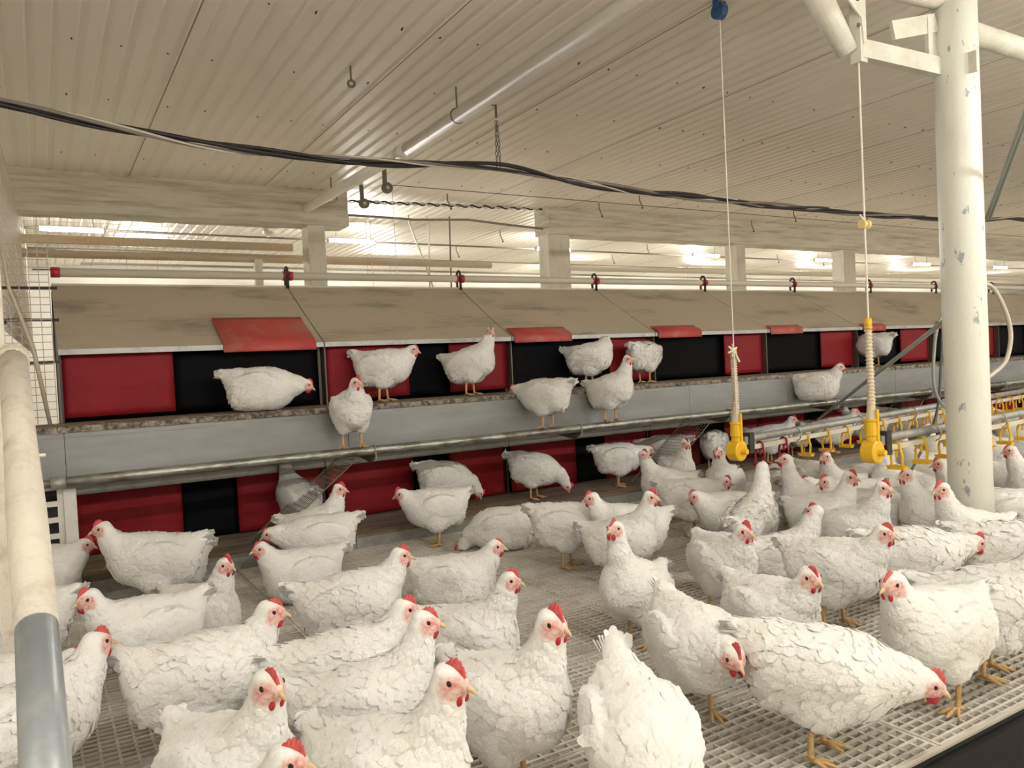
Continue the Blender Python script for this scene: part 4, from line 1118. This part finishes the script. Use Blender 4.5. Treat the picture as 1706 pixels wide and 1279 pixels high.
hen('e', 1568, 820, 225, 'U', 'white hen right against the white post, lower of two heads looking left')
hen('e', 1358, 851, 20, 'U', 'white hen looking back to the left, body to the left, mid right', hy=130, sit=True)
hen('e', 1473, 887, 335, 'M', 'large white hen with raised neck looking right, left of the white post', scale=1.02)
hen('e', 1350, 960, 312, 'M', 'white hen with breast to the viewer looking right, middle of the right front group')
hen('e', 1507, 972, 236, 'M', 'stout white hen looking left with its tail raised to the right, front right', scale=1.05)
hen('b', 1520, 925, 20, 'F', 'white hen with ruffled tail left of the foot of the white post')
hen('b', 1652, 1010, 2, 'U', 'white hen at the right edge with its tail to the left, head outside the picture', scale=1.05)
hen('e', 1525, 1131, 2, 'G', 'large white hen striding right at the front right edge of the slats', scale=1.03, comb=1)
hen('e', 1240, 1096, 300, 'F', 'white hen at the front with a big comb, head low, tail raised, looking right', tail=.35, scale=1.02, comb=2)
hen('b', 1108, 1262, 288, 'P', 'white hen bending down at the bottom edge, back and tail only', tail=.5, scale=1.05)
# ---- right of the post
hen('e', 1683, 750, 200, 'U', 'white hen looking left at a yellow cup, right of the white post')
hen('b', 1690, 855, 185, 'L', 'white hen back right of the post, upper of those at the right edge')
hen('b', 1672, 905, 10, 'L', 'white hen right behind the post at the right edge, tail to the left')
hen('e', 1662, 690, 190, 'U', 'white hen by the far drinker line, right of the post')
hen('b', 1700, 800, 200, 'L', 'white hen at the right edge between the drinker lines')
# ---- along and behind the far drinker line
hen('e', 1500, 728, 195, 'U', 'white hen pecking a yellow cup of the far line, left of the hoses')
hen('e', 1545, 712, 215, 'T', 'white hen stretching up beside the hoses')
hen('e', 1404, 694, 10, 'M', 'white hen on the step facing another one, left of the pair behind the far line', z0=ST, group=SG, ty=5.05)
hen('e', 1428, 692, 185, 'M', 'white hen on the step facing another one, right of the pair behind the far line', z0=ST, group=SG, ty=5.05)
hen('e', 1545, 676, 340, 'M', 'white hen on the step right of the third wire ramp', z0=ST, group=SG, ty=5.05)
hen('b', 1375, 800, 300, 'L', 'white hen in shade under the far drinker line, only the back in view')
hen('b', 1400, 840, 200, 'L', 'white hen between the rows at the mid right, back in view')
hen('e', 1480, 745, 20, 'U', 'white hen with reddish face behind the near regulator')
hen('e', 1600, 702, 200, 'U', 'white hen far back behind the post')
hen('e', 1640, 668, 200, 'U', 'white hen farthest right behind the drinker lines')
# ---- lower step
ST = .092
hen('f', 500, 885, 118, 'U', 'white hen on the step behind the left wire ramp, head up at the curtain', z0=ST, group=SG, ty=5.22)
hen('f', 745, 852, 12, 'P', 'white hen on the step pecking, behind the striding hen', z0=ST, group=SG, ty=5.22)
hen('f', 893, 824, 345, 'P', 'white hen standing on the step pecking right in front of the red curtain', z0=ST, group=SG, ty=5.10)
hen('f', 1033, 806, 15, 'F', 'white hen on the step in front of the black opening, tail to the left', z0=ST, group=SG, ty=5.08)
hen('f', 1110, 790, 170, 'F', 'white hen behind the middle wire ramp', z0=ST, group=SG, ty=5.23)
hen('b', 1190, 742, 80, 'F', 'greyish white hen on the step just right of the middle wire ramp', z0=ST, group=SG, ty=5.18)
hen('e', 1297, 711, 355, 'M', 'white hen on the step looking right, behind the far standpipe', z0=ST, group=SG, ty=5.05)
hen('b', 1328, 722, 100, 'F', 'grey shaded hen seen from behind on the step, left of the slanting pipe', z0=ST, group=SG, ty=5.15)
hen('b', 1485, 690, 175, 'M', 'hen behind the third wire ramp', z0=ST, group=SG, ty=5.22)
# ---- upper ledge
LZ = .929
hen('b', 437, 665, 356, 'G', 'white hen lying on the upper ledge at the left, head drawn in', z0=LZ, sit=True, group=LG, ty=5.10, scale=1.06)
hen('f', 643, 668, 342, 'L', 'white hen standing on the ledge with raised tail in front of the red curtain', z0=LZ, group=LG, ty=5.16, tail=.25, scale=1.02)
hen('f', 787, 657, 340, 'U', 'white hen on the ledge with its head turned to the viewer', hy=-65, z0=LZ, group=LG, ty=5.16)
hen('f', 985, 634, 340, 'B', 'white hen preening on the ledge in front of the black opening', z0=LZ, group=LG, ty=5.20)
hen('f', 1076, 634, 60, 'F', 'white hen on the ledge seen from behind, right of the perching one', z0=LZ, group=LG, ty=5.20)
hen('f', 1455, 602, 150, 'F', 'white hen on the ledge behind the second cord', z0=LZ, group=LG, ty=5.22)
# ---- perch rail
RZ0 = RAILZ + RAILR - .002
hen('f', 588, 745, 282, 'M', 'white hen perched on the rail facing the viewer', hy=35, z0=RZ0, group=RG, ty=RAILY)
hen('f', 910, 708, 150, 'F', 'white hen perched on the rail with its tail to the right', z0=RZ0, group=RG, ty=RAILY)
hen('f', 1020, 698, 325, 'U', 'white hen perched upright on the rail looking right', z0=RZ0, group=RG, ty=RAILY)
hen('b', 1362, 650, 350, 'M', 'white hen sitting on the rail far right', sit=True, z0=RZ0, group=RG, ty=RAILY)
settle_hens()
